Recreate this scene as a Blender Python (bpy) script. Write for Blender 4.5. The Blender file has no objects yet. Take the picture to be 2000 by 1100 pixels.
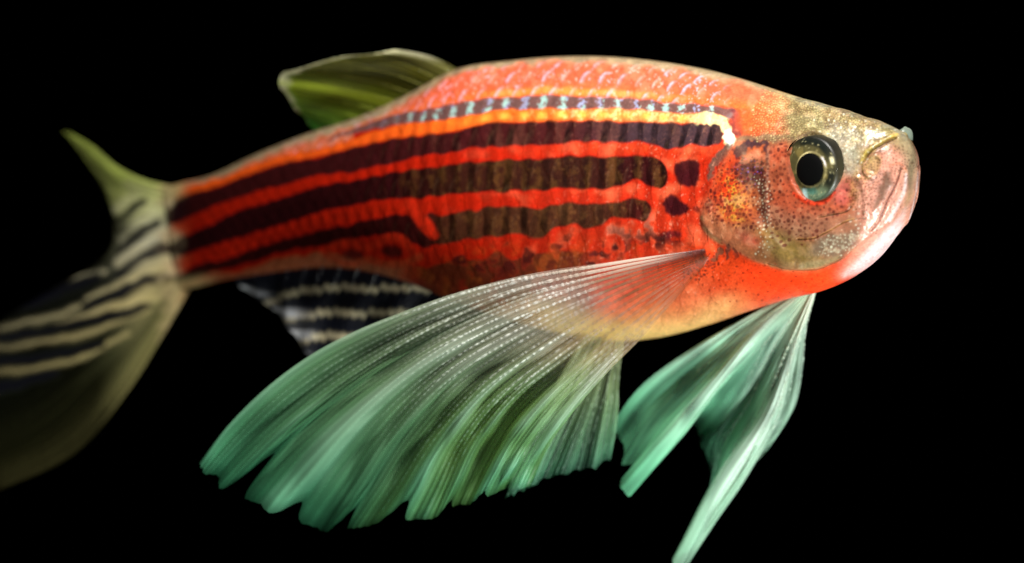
import bpy, math
import numpy as np

rng = np.random.default_rng(7)
sc = bpy.context.scene

# ---------------------------------------------------------------- scale, camera, light
K = 2.1e-5            # metres per chart unit (the fish is about 4 cm long)
DC = 7000.0           # camera distance in chart units

def P(x, y, z):
    """chart coordinates (x right, y down, z toward the viewer) -> world metres"""
    x, y, z = np.asarray(x, float), np.asarray(y, float), np.asarray(z, float)
    f = (DC - z) / DC
    return np.stack([(x - 1000) * f * K, -z * K, (550 - y) * f * K], -1)

def chart(p):
    z = -p[..., 1] / K
    f = (DC - z) / DC
    return p[..., 0] / (f * K) + 1000, 550 - p[..., 2] / (f * K), z

cam = bpy.data.cameras.new('camera')
cam_o = bpy.data.objects.new('camera', cam)
sc.collection.objects.link(cam_o)
cam_o.location = (0, -DC * K, 0)
cam_o.rotation_euler = (math.radians(90), 0, 0)
cam.sensor_width = 36
cam.lens = 36 * DC / 2000
cam.clip_start = 0.002
cam.clip_end = 10
cam.dof.use_dof = True
cam.dof.focus_distance = (DC - 205) * K
cam.dof.aperture_fstop = (cam.lens / 1000) / (205 * K)
sc.camera = cam_o

w = bpy.data.worlds.new('World')
sc.world = w
w.use_nodes = True
w.node_tree.nodes['Background'].inputs[0].default_value = (0, 0, 0, 1)
w.node_tree.nodes['Background'].inputs[1].default_value = 0.0

from mathutils import Vector
def lamp(name, pos, aim, size, power, color):
    l = bpy.data.lights.new(name, 'AREA')
    l.shape = 'DISK'
    l.size = size * K
    l.energy = power
    l.color = color
    o = bpy.data.objects.new(name, l)
    sc.collection.objects.link(o)
    a, b = Vector(P(*pos)), Vector(P(*aim))
    o.location = a
    o.rotation_euler = (b - a).to_track_quat('-Z', 'Y').to_euler()
    return o
lamp('flash_lamp', (1600, -1250, 1050), (1250, 380, 0), 340, 0.0310, (1, 0.97, 0.92))
lamp('side_flash_lamp', (2350, 1500, 1000), (1400, 650, 0), 450, 0.0168, (0.93, 1, 0.97))
lamp('front_fill_lamp', (1150, 300, 3800), (1000, 500, 0), 900, 0.0094, (1, 0.98, 0.95))

sc.view_settings.view_transform = 'Standard'
sc.view_settings.look = 'None'
sc.view_settings.exposure = 0
sc.view_settings.gamma = 1
sc.render.engine = 'CYCLES'
sc.cycles.use_denoising = True
sc.cycles.transparent_max_bounces = 24
sc.cycles.max_bounces = 10

# ---------------------------------------------------------------- numeric helpers
def lin(r, g, b):
    c = np.array([r, g, b], float) / 255
    return np.where(c <= 0.04045, c / 12.92, ((c + 0.055) / 1.055) ** 2.4)

def ss(a, b, x):
    t = np.clip((x - a) / (b - a), 0, 1)
    return t * t * (3 - 2 * t)

def hermite(tk, vk, t):
    """smooth interpolation through knots, no overshoot worth speaking of"""
    tk, vk = np.asarray(tk, float), np.asarray(vk, float)
    one = vk.ndim == 1
    if one: vk = vk[:, None]
    d = np.diff(vk, axis=0) / np.diff(tk)[:, None]
    m = np.zeros_like(vk)
    m[0], m[-1] = d[0], d[-1]
    h = np.diff(tk)
    m[1:-1] = (d[:-1] * h[1:, None] + d[1:] * h[:-1, None]) / (h[1:] + h[:-1])[:, None]
    i = np.clip(np.searchsorted(tk, t) - 1, 0, len(tk) - 2)
    u = ((t - tk[i]) / h[i])[:, None]
    hh = h[i][:, None]
    r = (vk[i] * (1 + 2 * u) * (1 - u) ** 2 + m[i] * hh * u * (1 - u) ** 2
         + vk[i + 1] * u * u * (3 - 2 * u) + m[i + 1] * hh * u * u * (u - 1))
    return r[:, 0] if one else r

W, H = 2000, 1100
FX = np.fft.fftfreq(W)[None, :W // 2 + 1].copy(); FX[0, -1] = 0.5
FY = np.fft.fftfreq(H)[:, None]
def blur(a, s, sy=None):
    sy = s if sy is None else sy
    g = np.exp(-2 * math.pi ** 2 * (s * s * FX ** 2 + sy * sy * FY ** 2))
    return np.fft.irfft2(np.fft.rfft2(a) * g, s=a.shape)
def noise(s, sy=None):
    n = blur(rng.standard_normal((H, W)), s, sy)
    return n / n.std()
YY, XX = np.mgrid[0:H, 0:W].astype(float)

def poly(pts, soft=1.0, wob=0.0, nz=None):
    p = np.array(pts, float)
    x0, x1 = int(max(p[:, 0].min() - 4 * soft - 12, 0)), int(min(p[:, 0].max() + 4 * soft + 12, W))
    y0, y1 = int(max(p[:, 1].min() - 4 * soft - 12, 0)), int(min(p[:, 1].max() + 4 * soft + 12, H))
    X, Y = XX[y0:y1, x0:x1], YY[y0:y1, x0:x1]
    if wob and nz is not None:
        X = X + wob * nz[0][y0:y1, x0:x1]; Y = Y + wob * nz[1][y0:y1, x0:x1]
    ins = np.zeros(X.shape, bool)
    n = len(p)
    for i in range(n):
        xa, ya = p[i]; xb, yb = p[(i + 1) % n]
        if ya == yb: continue
        c = ((ya > Y) != (yb > Y)) & (X < (xb - xa) * (Y - ya) / (yb - ya) + xa)
        ins ^= c
    m = np.zeros((H, W)); m[y0:y1, x0:x1] = ins
    return np.clip(blur(m, soft), 0, 1)

def smooth_poly(pts, n=6):
    p = np.array(pts + pts[:3], float)
    t = np.arange(len(p))
    q = hermite(t, p, np.linspace(1, len(pts) + 1, len(pts) * n, endpoint=False))
    return q

def stroke(pts, width, soft=1.0, nz=None, wob=0.0):
    """soft mask around a polyline; width a number or one per point"""
    p = np.array(pts, float)
    wd = np.full(len(p), width, float) if np.isscalar(width) else np.array(width, float)
    t = np.linspace(0, len(p) - 1, len(p) * 8)
    q = hermite(np.arange(len(p)), np.c_[p, wd], t) if len(p) > 2 else np.c_[np.outer(1 - t, p[0]) + np.outer(t, p[1]), np.interp(t, [0, 1], wd)]
    pad = wd.max() + 4 * soft + 10
    x0, x1 = int(max(q[:, 0].min() - pad, 0)), int(min(q[:, 0].max() + pad, W))
    y0, y1 = int(max(q[:, 1].min() - pad, 0)), int(min(q[:, 1].max() + pad, H))
    X, Y = XX[y0:y1, x0:x1], YY[y0:y1, x0:x1]
    if nz is not None:
        X = X + wob * nz[0][y0:y1, x0:x1]; Y = Y + wob * nz[1][y0:y1, x0:x1]
    best = np.full(X.shape, 1e9)
    for a, b in zip(q[:-1], q[1:]):
        dx, dy = b[0] - a[0], b[1] - a[1]
        u = np.clip(((X - a[0]) * dx + (Y - a[1]) * dy) / max(dx * dx + dy * dy, 1e-9), 0, 1)
        d = np.hypot(X - a[0] - u * dx, Y - a[1] - u * dy) - (a[2] + u * (b[2] - a[2])) / 2
        best = np.minimum(best, d)
    m = np.zeros((H, W)); m[y0:y1, x0:x1] = ss(soft, -soft, best)
    return m

def dots(n, region, rmin, rmax, spacing=0.0, soft=0.8):
    """round pigment cells scattered where region (a mask) is high"""
    m = np.zeros((H, W))
    ys, xs = np.nonzero(region > 0.02)
    if len(ys) == 0: return m
    cell = {}
    made = tries = 0
    while made < n and tries < n * 12:
        tries += 1
        k = rng.integers(len(ys))
        x, y = xs[k] + rng.random(), ys[k] + rng.random()
        if rng.random() > region[ys[k], xs[k]]: continue
        if spacing:
            cx, cy = int(x // spacing), int(y // spacing)
            if any((x - a) ** 2 + (y - b) ** 2 < spacing ** 2 for i in (-1, 0, 1) for j in (-1, 0, 1)
                   for a, b in cell.get((cx + i, cy + j), ())): continue
            cell.setdefault((cx, cy), []).append((x, y))
        r = rmin + (rmax - rmin) * rng.random() ** 1.5
        e = 0.75 + 0.5 * rng.random()
        R = int(r * 1.5 + 3)
        xa, xb, ya, yb = int(x) - R, int(x) + R, int(y) - R, int(y) + R
        if xa < 0 or ya < 0 or xb >= W or yb >= H: continue
        d = np.hypot((XX[ya:yb, xa:xb] - x) * e, (YY[ya:yb, xa:xb] - y) / e)
        m[ya:yb, xa:xb] = np.maximum(m[ya:yb, xa:xb], ss(r + soft, r - soft, d) * (0.6 + 0.4 * rng.random()))
        made += 1
    return m

# ---------------------------------------------------------------- object helpers
def material(name):
    m = bpy.data.materials.new(name); m.use_nodes = True
    nt = m.node_tree
    return m, nt, nt.nodes, nt.links

def mesh_object(name, verts, faces, mat, parent, attrs=None, smooth=True):
    """verts (n,3) world metres, faces (m,4) or (m,3); attrs: name -> (n,3) colours or (n,) floats"""
    me = bpy.data.meshes.new(name)
    verts = np.asarray(verts, np.float32)
    faces = np.asarray(faces, np.int32)
    k = faces.shape[1]
    me.vertices.add(len(verts)); me.vertices.foreach_set('co', verts.ravel())
    me.loops.add(faces.size); me.loops.foreach_set('vertex_index', faces.ravel())
    me.polygons.add(len(faces))
    me.polygons.foreach_set('loop_start', np.arange(0, faces.size, k, dtype=np.int32))
    me.polygons.foreach_set('loop_total', np.full(len(faces), k, np.int32))
    if smooth: me.polygons.foreach_set('use_smooth', np.ones(len(faces), bool))
    for an, av in (attrs or {}).items():
        av = np.asarray(av, np.float32)
        if av.ndim == 2:
            at = me.attributes.new(an, 'FLOAT_COLOR', 'POINT')
            at.data.foreach_set('color', np.c_[av, np.ones(len(av), np.float32)].astype(np.float32).ravel())
        else:
            at = me.attributes.new(an, 'FLOAT', 'POINT')
            at.data.foreach_set('value', av)
    me.update(calc_edges=True)
    me.validate()
    me.materials.append(mat)
    o = bpy.data.objects.new(name, me)
    sc.collection.objects.link(o)
    o.parent = parent
    if parent is fish:
        o.location = -fish.location
    return o

def grid_faces(nu, nv, wrap_v=False):
    i, j = np.meshgrid(np.arange(nu - 1), np.arange(nv if wrap_v else nv - 1), indexing='ij')
    j2 = (j + 1) % nv
    return np.stack([i * nv + j, (i + 1) * nv + j, (i + 1) * nv + j2, i * nv + j2], -1).reshape(-1, 4)

def grid_normals(p):
    du = np.gradient(p, axis=0); dv = np.gradient(p, axis=1)
    n = np.cross(du, dv)
    return n / (np.linalg.norm(n, axis=-1, keepdims=True) + 1e-20)

fish = bpy.data.objects.new('striped_fish', None)
sc.collection.objects.link(fish)
fish.location = tuple(P(1180, 670, -60))
fish.empty_display_size = 0.005
fish['label'] = 'red fish with dark lengthwise stripes, upturned mouth and trailing pale green fins'
fish['category'] = 'fish'

# ---------------------------------------------------------------- pigment chart of the flank
wn = (noise(9), noise(9))          # wobble fields
wf = (noise(2.5), noise(2.5))
n2, n4, n10, n30 = noise(1.3), noise(4), noise(10), noise(30)
nv = noise(5, 26)                  # vertical streaks

def prof(pts):
    p = np.array(pts, float); o = np.argsort(p[:, 0]); p = p[o]
    return hermite(p[:, 0], p[:, 1], np.clip(np.arange(W, dtype=float), p[0, 0], p[-1, 0]))[None, :]

OUT = [(300, 372), (330, 365), (360, 357), (400, 347), (450, 327), (500, 302), (550, 280), (600, 262), (650, 247), (700, 230), (750, 210), (800, 185),
       (850, 158), (900, 133), (980, 121), (1060, 113), (1150, 110), (1200, 112), (1300, 122), (1380, 135), (1440, 150), (1500, 168), (1560, 187),
       (1640, 207), (1700, 225), (1745, 245), (1770, 262), (1790, 290)]
BEL = [(300, 565), (345, 566), (375, 562), (409, 556), (455, 541), (550, 531), (636, 522), (720, 530), (800, 552), (900, 592), (1000, 626), (1100, 652),
       (1200, 667), (1250, 663), (1330, 648), (1400, 625), (1470, 600), (1530, 582), (1590, 567), (1640, 548), (1690, 513), (1730, 475), (1790, 400)]
yt, yb = prof(OUT), prof(BEL)

def stripe(rows, x0, x1, soft=3.0, wob=2.0, r0=10, r1=14):
    p = np.array(rows, float)
    top, bot = prof(p[:, [0, 1]]), prof(p[:, [0, 2]])
    per = np.interp(np.arange(W), [300, 600, 1000, 1400], [27, 33, 40, 40])
    bay = np.cos(2 * math.pi * np.cumsum(1 / per))[None, :] * ss(330, 900, XX)
    bay2 = np.cos(2 * math.pi * np.cumsum(1 / per) + 2.0 + n30 * 0.6)
    Y = YY + wob * wn[1]
    X = XX + wob * wn[0]
    m = ss(-soft, soft, Y - top + 1.3 * bay) * ss(-soft, soft, bot - Y + 1.4 * bay2 * ss(330, 900, XX))
    mid, hh = (top + bot) / 2, np.maximum((bot - top) / 2, 1)
    q = np.sqrt(np.clip(1 - ((Y - mid) / hh) ** 2, 0, 1))     # rounded ends
    m *= ss(-soft, soft, X - (x0 + r0 * (1 - q))) * ss(-soft, soft, (x1 - r1 * (1 - q)) - X)
    return m, top, bot

S1 = [(600, 290, 296), (682, 256, 264), (750, 231, 249), (818, 216, 239), (886, 203, 231), (959, 192, 218), (1032, 188, 213), (1105, 188, 212),
      (1177, 190, 212), (1250, 194, 214), (1323, 202, 222), (1395, 207, 224), (1437, 213, 234)]
S2 = [(300, 402, 448), (327, 394, 439), (364, 382, 425), (409, 369, 407), (477, 344, 382), (545, 321, 362), (614, 307, 344), (682, 291, 337), (750, 275, 323),
      (818, 266, 307), (886, 256, 297), (959, 241, 287), (1014, 238, 285), (1068, 238, 284), (1105, 236, 279), (1159, 236, 278), (1214, 238, 280),
      (1250, 238, 277), (1286, 240, 284), (1312, 240, 294), (1341, 241, 285), (1377, 240, 284), (1414, 244, 280)]
S3 = [(300, 478, 516), (323, 471, 510), (364, 460, 498), (409, 439, 480), (477, 407, 462), (545, 387, 439), (614, 366, 419), (682, 353, 403), (750, 341, 391),
      (818, 330, 388), (886, 321, 379), (959, 315, 376), (1014, 313, 373), (1068, 309, 371), (1105, 304, 367), (1159, 305, 369), (1214, 305, 362),
      (1243, 304, 354), (1268, 307, 364), (1290, 311, 372), (1306, 320, 366)]
S4 = [(300, 540, 558), (340, 534, 556), (386, 514, 543), (432, 505, 528), (500, 485, 510), (568, 464, 491), (636, 448, 480), (705, 432, 467), (773, 419, 460), (809, 418, 478),
      (835, 420, 487), (857, 421, 480), (905, 415, 469), (959, 405, 465), (1014, 404, 458), (1054, 408, 462), (1083, 400, 447), (1123, 396, 440),
      (1152, 399, 446), (1195, 395, 429), (1232, 387, 429), (1257, 390, 437), (1276, 398, 430)]
mS1, s1t, s1b = stripe(S1, 640, 1440, 3.5, 1.2, 30, 8)
mS2, s2t, s2b = stripe(S2, 280, 1414, 3.5, 1.3, 6, 10)
mS3, s3t, s3b = stripe(S3, 280, 1306, 3.5, 1.4, 6, 24)
mS4, s4t, s4b = stripe(S4, 280, 1276, 3.5, 1.8, 6, 20)

col = np.zeros((H, W, 3)); col[:] = lin(180, 30, 8)
def lay(m, c, k=1.0):
    global col
    m = np.clip(m * k, 0, 1)[..., None]
    col = col * (1 - m) + np.asarray(c) * m

west = ss(900, 500, XX); east = ss(900, 1250, XX)
# red ground: deeper toward the tail, more orange by the shoulder
lay(east * ss(330, 250, YY), lin(222, 82, 40), 0.8)
lay(east * ss(250, 420, YY), lin(204, 54, 26), 0.7)
lay(ss(900, 1150, XX) * ss(-0.8, 1.6, n10 + 0.6 * n4) * ss(270, 310, YY), lin(240, 110, 66), 0.35)
lay(ss(-0.5, 2.0, n4 + 0.7 * n2 - 0.4 * n10) * ss(600, 900, XX), lin(150, 22, 8), 0.28)
lay(ss(0.0, 2.0, n10) * 0.35 * ss(800, 1100, XX), lin(240, 105, 70))
# the back, above the first stripe
back_lo = np.where(XX > 690, s1t + 0 * YY, s2t - 14)
fb = np.clip((YY - yt) / np.maximum(back_lo - yt, 4), 0, 1.6)
mb = ss(1.06, 0.92, fb)
lay(mb, lin(214, 92, 60))
lay(mb * ss(0.55, 1.0, fb), lin(232, 104, 40), 0.85)
lay(mb * ss(0, 1.5, n10 + 0.5 * n4), lin(222, 124, 92), 0.5)
lay(mb * west, lin(206, 106, 66), 0.7)
ridge = ss(20, 6, YY - yt + 3 * wn[0]) * ss(300, 420, XX)
lay(ridge, lin(146, 136, 104), 0.9)
# first bright line between the first and the second dark stripe
o1w = ss(660, 800, XX)
o1t = np.maximum(s1b, s2t - 30) * o1w + (s2t - 16) * (1 - o1w) + 0 * YY
mo1 = ss(-3, 3, YY - o1t + 1.5 * wn[1]) * ss(-3, 3, s2t - YY) * ss(1426, 1416, XX) * ss(310, 350, XX)
lay(mo1, lin(238, 92, 24))
lay(mo1 * ss(740, 980, XX), lin(246, 112, 34))
lay(mo1 * ss(1000, 1320, XX), lin(246, 150, 84), 0.8)
lay(mo1 * ss(0, 1.6, n2 + n4) * ss(950, 1150, XX), lin(255, 214, 150), 0.5)
beads = 0.5 + 0.5 * np.sin(XX * 2 * math.pi / 39 + n30)
lay(mo1 * ss(860, 1000, XX) * beads * ss(0.6, 0.1, np.abs((YY - (o1t + s2t) / 2) / 16)), lin(255, 178, 70), 0.7)
goldline = ss(10, 2, np.abs(YY - (s1t - 9) + 2 * wn[1])) * ss(900, 1000, XX) * ss(1400, 1200, XX)
lay(goldline, lin(255, 156, 70), 0.55)
# dark stripes
mott = ss(-0.6, 2.4, nv + 0.7 * n4 + 0.5 * n2)
mS1 = mS1 * ss(-2, 4, o1t - YY + 4)
lay(mS1, lin(104, 78, 74), 0.94)
lay(mS1 * west, lin(96, 54, 58), 0.7)
lay(mS2, lin(46, 15, 17), 0.97)
lay(mS2 * ss(1080, 1280, XX), lin(54, 42, 48), 0.75)
lay(mS2 * ss(-0.6, 2.2, nv + n2 * 0.5) * ss(760, 900, XX), lin(96, 58, 44), 0.3)
lay(mS3, lin(36, 9, 12), 0.98)
lay(mS3 * ss(760, 900, XX) * ss(1260, 1120, XX), lin(52, 24, 14), 0.7)
lay(mS3 * mott * ss(700, 860, XX), lin(84, 54, 22), 0.5)
lay(mS4, lin(44, 12, 12), 0.97)
lay(mS4 * ss(820, 900, XX) * ss(1260, 1150, XX), lin(70, 38, 22), 0.8)
lay(mS4 * mott * ss(820, 900, XX), lin(92, 58, 28), 0.5)
dk = np.maximum(np.maximum(mS2, mS3), np.maximum(mS4, mS1 * 0))
halo = np.clip(blur(dk, 5) * 1.6, 0, 1) * (1 - dk) * ss(300, 340, XX)
lay(halo * (1 - mo1 * 0.6), lin(206, 26, 10), 0.55)
# red branch that forks down into the fourth stripe
lay(stroke([(800, 402), (818, 420), (832, 440), (846, 460)], [26, 24, 26, 20], 4, wn, 1.5), lin(206, 40, 16), 0.95)
# wavy red band under the fourth stripe, with two rings
r4t = s4b
lowx = prof([(300, 560), (450, 532), (560, 506), (640, 496), (700, 505), (800, 520), (835, 517), (900, 506), (1000, 500), (1100, 492), (1160, 486), (1400, 470)])
und = ss(-4, 4, YY - lowx + 3 * wn[1])
lay(und * ss(300, 380, XX) * ss(830, 760, XX), lin(150, 92, 58), 0.8)
lay(und * ss(780, 840, XX) * ss(1190, 1120, XX), lin(92, 40, 22), 0.9)
lay(und * ss(780, 840, XX) * ss(1190, 1120, XX) * ss(-0.2, 1.2, n4 + nv), lin(140, 70, 26), 0.4)
lay(und * ss(820, 900, XX) * ss(1150, 1060, XX) * ss(-0.2, 1.4, n10 + n4), lin(150, 34, 18), 0.7)
lay(stroke([(636, 492), (660, 478), (690, 474), (716, 484), (740, 474), (760, 464), (784, 466), (800, 484), (812, 506)], 16, 4), lin(196, 42, 18), 0.9)
lay(stroke([(640, 500), (680, 514), (720, 508), (750, 516), (790, 514), (820, 502)], 14, 4), lin(176, 62, 32), 0.8)
lay(poly(smooth_poly([(665, 496), (686, 486), (706, 492), (708, 502), (684, 508)]), 3), lin(72, 24, 20), 0.85)
lay(poly(smooth_poly([(742, 490), (762, 478), (784, 486), (784, 500), (764, 504)]), 3), lin(64, 20, 18), 0.9)
# shoulder mottling under the fourth stripe
lay(poly([(1100, 500), (1160, 474), (1220, 470), (1300, 452), (1345, 455), (1330, 480), (1250, 495), (1160, 515), (1100, 530)], 6, 6, wn) * ss(-0.3, 0.7, n4 + 0.5 * n10), lin(72, 20, 26), 0.85)
lay(stroke([(1290, 462), (1325, 460)], [16, 12], 4, wn, 3), lin(80, 20, 28), 0.8)
lay(poly([(1150, 440), (1290, 430), (1330, 450), (1200, 465)], 10) * ss(0.5, 1.8, n10 + n4), lin(238, 150, 120), 0.6)
lay(poly([(880, 470), (1100, 455), (1290, 440), (1340, 470), (1200, 520), (1050, 545), (850, 545)], 14) * ss(0.5, 1.5, n10 + 0.6 * n4), lin(54, 14, 14), 0.85)
lay(poly([(860, 490), (1150, 470), (1300, 470), (1200, 530), (900, 560)], 14) * ss(0.6, 1.6, n4 - 0.6 * n10), lin(190, 84, 30), 0.25)
# free dark blobs ahead of the stripes
blob = poly(smooth_poly([(1317, 333), (1325, 318), (1345, 311), (1362, 315), (1367, 338), (1361, 360), (1343, 365), (1325, 359)]), 1.8, 1.2, wf)
blob = np.maximum(blob, poly(smooth_poly([(1295, 397), (1310, 380), (1327, 390), (1347, 405), (1340, 418), (1315, 422), (1300, 414)]), 1.8, 1.2, wf))
blob = np.maximum(blob, 0.8 * poly(smooth_poly([(1353, 406), (1361, 402), (1369, 410), (1362, 417)]), 2))
lay(blob, lin(48, 12, 18), 0.97)
# belly
fbel = (YY - 0.0) - yb
lay(ss(-85, -8, fbel + 8 * n30) * ss(980, 1080, XX) * ss(1520, 1330, XX), lin(222, 186, 112), 0.95)
lay(ss(-60, 0, fbel) * ss(900, 1000, XX) * ss(1100, 1050, XX), lin(190, 130, 60), 0.6)
lay(poly([(1370, 470), (1420, 490), (1500, 515), (1660, 520), (1600, 575), (1480, 590), (1400, 560), (1330, 560), (1300, 520)], 18), lin(226, 70, 26), 0.8)
lay(poly([(1450, 510), (1560, 535), (1650, 520), (1640, 552), (1590, 572), (1510, 572), (1450, 550)], 12), lin(250, 62, 22), 0.95)
lay(poly([(1300, 560), (1390, 560), (1400, 610), (1300, 640), (1240, 620)], 22), lin(226, 130, 80), 0.6)
# gold end of the bright line that hooks down behind the head
hook = stroke([(1340, 231), (1385, 231), (1408, 238), (1420, 256), (1427, 280)], [18, 20, 21, 22, 20], 3, wf, 2.0)
lay(hook * ss(1330, 1390, XX), lin(255, 226, 160), 0.9)
lay(stroke([(1422, 262), (1429, 284)], [20, 15], 3, wf, 1.5), lin(255, 252, 236), 0.95)
lay(stroke([(1436, 226), (1440, 246), (1440, 262)], [22, 25, 12], 4, wf, 2), lin(92, 46, 58), 0.9)
lay(stroke([(1424, 292), (1408, 306), (1393, 326), (1386, 348)], [20, 18, 15, 8], 3, wf, 2), lin(88, 74, 62), 0.9)
lay(stroke([(1416, 236), (1428, 224)], 8, 3), lin(120, 120, 120), 0.5)

# ---- head
gill = [(1452, 268), (1432, 284), (1416, 312), (1398, 350), (1382, 392), (1370, 420), (1372, 438), (1392, 462), (1430, 484), (1475, 508), (1530, 524), (1590, 527), (1640, 512),
        (1700, 460), (1760, 420), (1810, 350), (1800, 250), (1700, 200), (1560, 170), (1510, 250)]
mgill = poly(gill, 1.5)
head = ss(1420, 1500, XX + 0.5 * (YY - 250)) 
mh = np.maximum(poly(gill, 4), poly([(1520, 160), (1820, 160), (1820, 420), (1600, 470), (1500, 300)], 30) * ss(1500, 1580, XX))
lay(mh, lin(188, 108, 76))
# crown: olive grey with gold flecks
crown = poly([(1480, 150), (1560, 170), (1700, 205), (1800, 250), (1790, 300), (1720, 290), (1690, 320), (1660, 330), (1620, 290), (1560, 270), (1520, 285), (1470, 272), (1500, 230), (1530, 205)], 14, 10, wn)
lay(crown * ss(1450, 1570, XX), lin(138, 128, 84), 0.95)
lay(crown * ss(0.1, 1.3, n4 + 0.7 * n2) * ss(1500, 1560, XX), lin(198, 184, 132), 0.55)
lay(crown * ss(0.4, 1.6, n2), lin(112, 104, 66), 0.5)
lay(ss(22, 6, YY - yt + 3 * wn[0]) * ss(1500, 1600, XX), lin(172, 170, 148), 0.7)
lay(poly([(1610, 245), (1650, 250), (1690, 300), (1680, 350), (1650, 345), (1630, 290)], 9, 6, wn), lin(216, 218, 196), 0.6)
lay(poly([(1600, 225), (1680, 240), (1720, 260), (1700, 275), (1620, 252)], 8, 6, wn) * ss(-0.2, 1.2, n4 + n2), lin(236, 226, 170), 0.7)
# temple: orange red strip behind the crown
lay(poly([(1440, 215), (1500, 200), (1545, 240), (1520, 262), (1475, 268), (1448, 262)], 9, 6, wn), lin(232, 96, 46), 0.85)
lay(poly([(1440, 215), (1540, 205), (1540, 265), (1448, 262)], 6, 6, wn) * ss(0.5, 1.5, n4), lin(236, 150, 110), 0.7)
lay(stroke([(1440, 274), (1480, 268), (1530, 270), (1560, 272)], [8, 12, 16, 14], 4, wn, 2), lin(126, 112, 84), 0.8)
lay(mh * ss(-0.6, 1.4, n10 + 0.5 * n30), lin(150, 112, 74), 0.30)
# gill cover: orange with purple and gold patches
lay(poly([(1440, 285), (1500, 280), (1500, 400), (1470, 440), (1400, 440), (1375, 420), (1400, 350)], 6), lin(206, 94, 46), 0.95)
lay(poly([(1372, 415), (1410, 325), (1446, 290), (1440, 380), (1410, 440)], 10), lin(214, 52, 22), 0.9)
lay(stroke([(1396, 372), (1390, 400), (1384, 420)], [6, 9, 6], 3, wf, 3), lin(110, 30, 20), 0.7)
lay(poly([(1410, 340), (1440, 345), (1470, 400), (1460, 440), (1410, 430), (1400, 390)], 10, 6, wn) * ss(-0.5, 1.0, n4 + n2), lin(206, 158, 52), 0.7)
lay(stroke([(1444, 300), (1460, 282), (1484, 280), (1496, 282), (1497, 310)], [20, 16, 12, 12, 9], 3, wf, 2), lin(66, 44, 52), 0.95)
lay(poly([(1462, 298), (1480, 290), (1494, 304), (1490, 322), (1468, 318), (1454, 312)], 3, 2, wf), lin(238, 130, 92), 0.95)
purp = 1.0 * poly([(1434, 316), (1462, 316), (1496, 320), (1503, 348), (1494, 372), (1468, 364), (1440, 344)], 6, 5, wf)
lay(purp, lin(58, 18, 36), 0.95)
lay(purp * ss(0.2, 1.4, n2 + n4), lin(150, 40, 44), 0.5)
lay(dots(80, purp, 1.8, 3.6, 4.5), lin(44, 10, 26), 0.95)
lay(purp * dots(26, purp, 1.0, 2.0, 6), lin(120, 100, 190), 0.75)
lay(poly([(1478, 350), (1498, 345), (1500, 400), (1488, 440), (1474, 400)], 5, 4, wf), lin(64, 36, 32), 0.9)
# cheek
lay(poly([(1504, 290), (1540, 270), (1545, 330), (1570, 392), (1610, 398), (1650, 370), (1664, 345), (1672, 400), (1650, 420), (1580, 430), (1520, 460), (1504, 400)], 7), lin(206, 92, 58), 0.95)
lay(poly([(1630, 362), (1664, 346), (1664, 380), (1652, 402), (1632, 394)], 5), lin(228, 112, 100), 0.85)
lay(poly([(1500, 400), (1560, 420), (1660, 415), (1690, 420), (1660, 470), (1600, 460), (1530, 480), (1500, 460)], 10), lin(184, 122, 92), 0.8)
# jaw bones below the cheek
lay(poly([(1500, 440), (1560, 470), (1610, 480), (1600, 522), (1540, 522), (1480, 500), (1440, 470)], 9), lin(156, 128, 64), 0.9)
lay(poly([(1375, 425), (1392, 412), (1450, 450), (1500, 480), (1530, 520), (1470, 505), (1400, 466)], 5), lin(170, 96, 60), 0.7)
lay(stroke([(1372, 424), (1378, 446), (1398, 466), (1440, 489), (1490, 512), (1545, 526)], [7, 9, 9, 8, 7, 5], 3) * ss(-1.2, 0.8, n10 + n4), lin(150, 128, 84), 0.6)
lay(poly([(1440, 446), (1500, 462), (1480, 486), (1450, 470)], 7), lin(214, 84, 70), 0.7)
lay(poly([(1578, 488), (1600, 462), (1650, 450), (1682, 450), (1670, 474), (1640, 500), (1590, 500)], 4, 3, wf), lin(150, 122, 98), 0.9)
lay(poly([(1600, 465), (1680, 450), (1660, 490), (1600, 498)], 3, 2, wf) * ss(0.0, 1.4, n2 + 0.5 * n4), lin(196, 180, 150), 0.7)
lay(poly([(1562, 514), (1600, 506), (1645, 496), (1640, 506), (1600, 522), (1562, 527)], 3), lin(168, 150, 104), 0.8)
lay(stroke([(1500, 514), (1550, 526), (1600, 526), (1645, 504)], [3, 4, 4, 3], 1.5), lin(116, 60, 26), 0.85)
# the head skin is thin and greyish: blotches of olive and grey under the pink
lay(mh * ss(-0.6, 1.4, n10 + 0.5 * n30), lin(150, 112, 74), 0.16)
lay(mh * ss(0.0, 1.8, n4 + 0.6 * n10), lin(212, 166, 126), 0.22)
lay(mh * ss(0.2, 1.6, -n4 + 0.5 * n10), lin(122, 78, 56), 0.28)
lay(poly([(1700, 300), (1760, 280), (1810, 300), (1810, 400), (1780, 400), (1740, 330)], 10) * ss(-1, 1, n4 + n10), lin(168, 156, 126), 0.5)

col *= (1 - 0.36 * mh * ss(1400, 1530, XX))[..., None]
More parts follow.
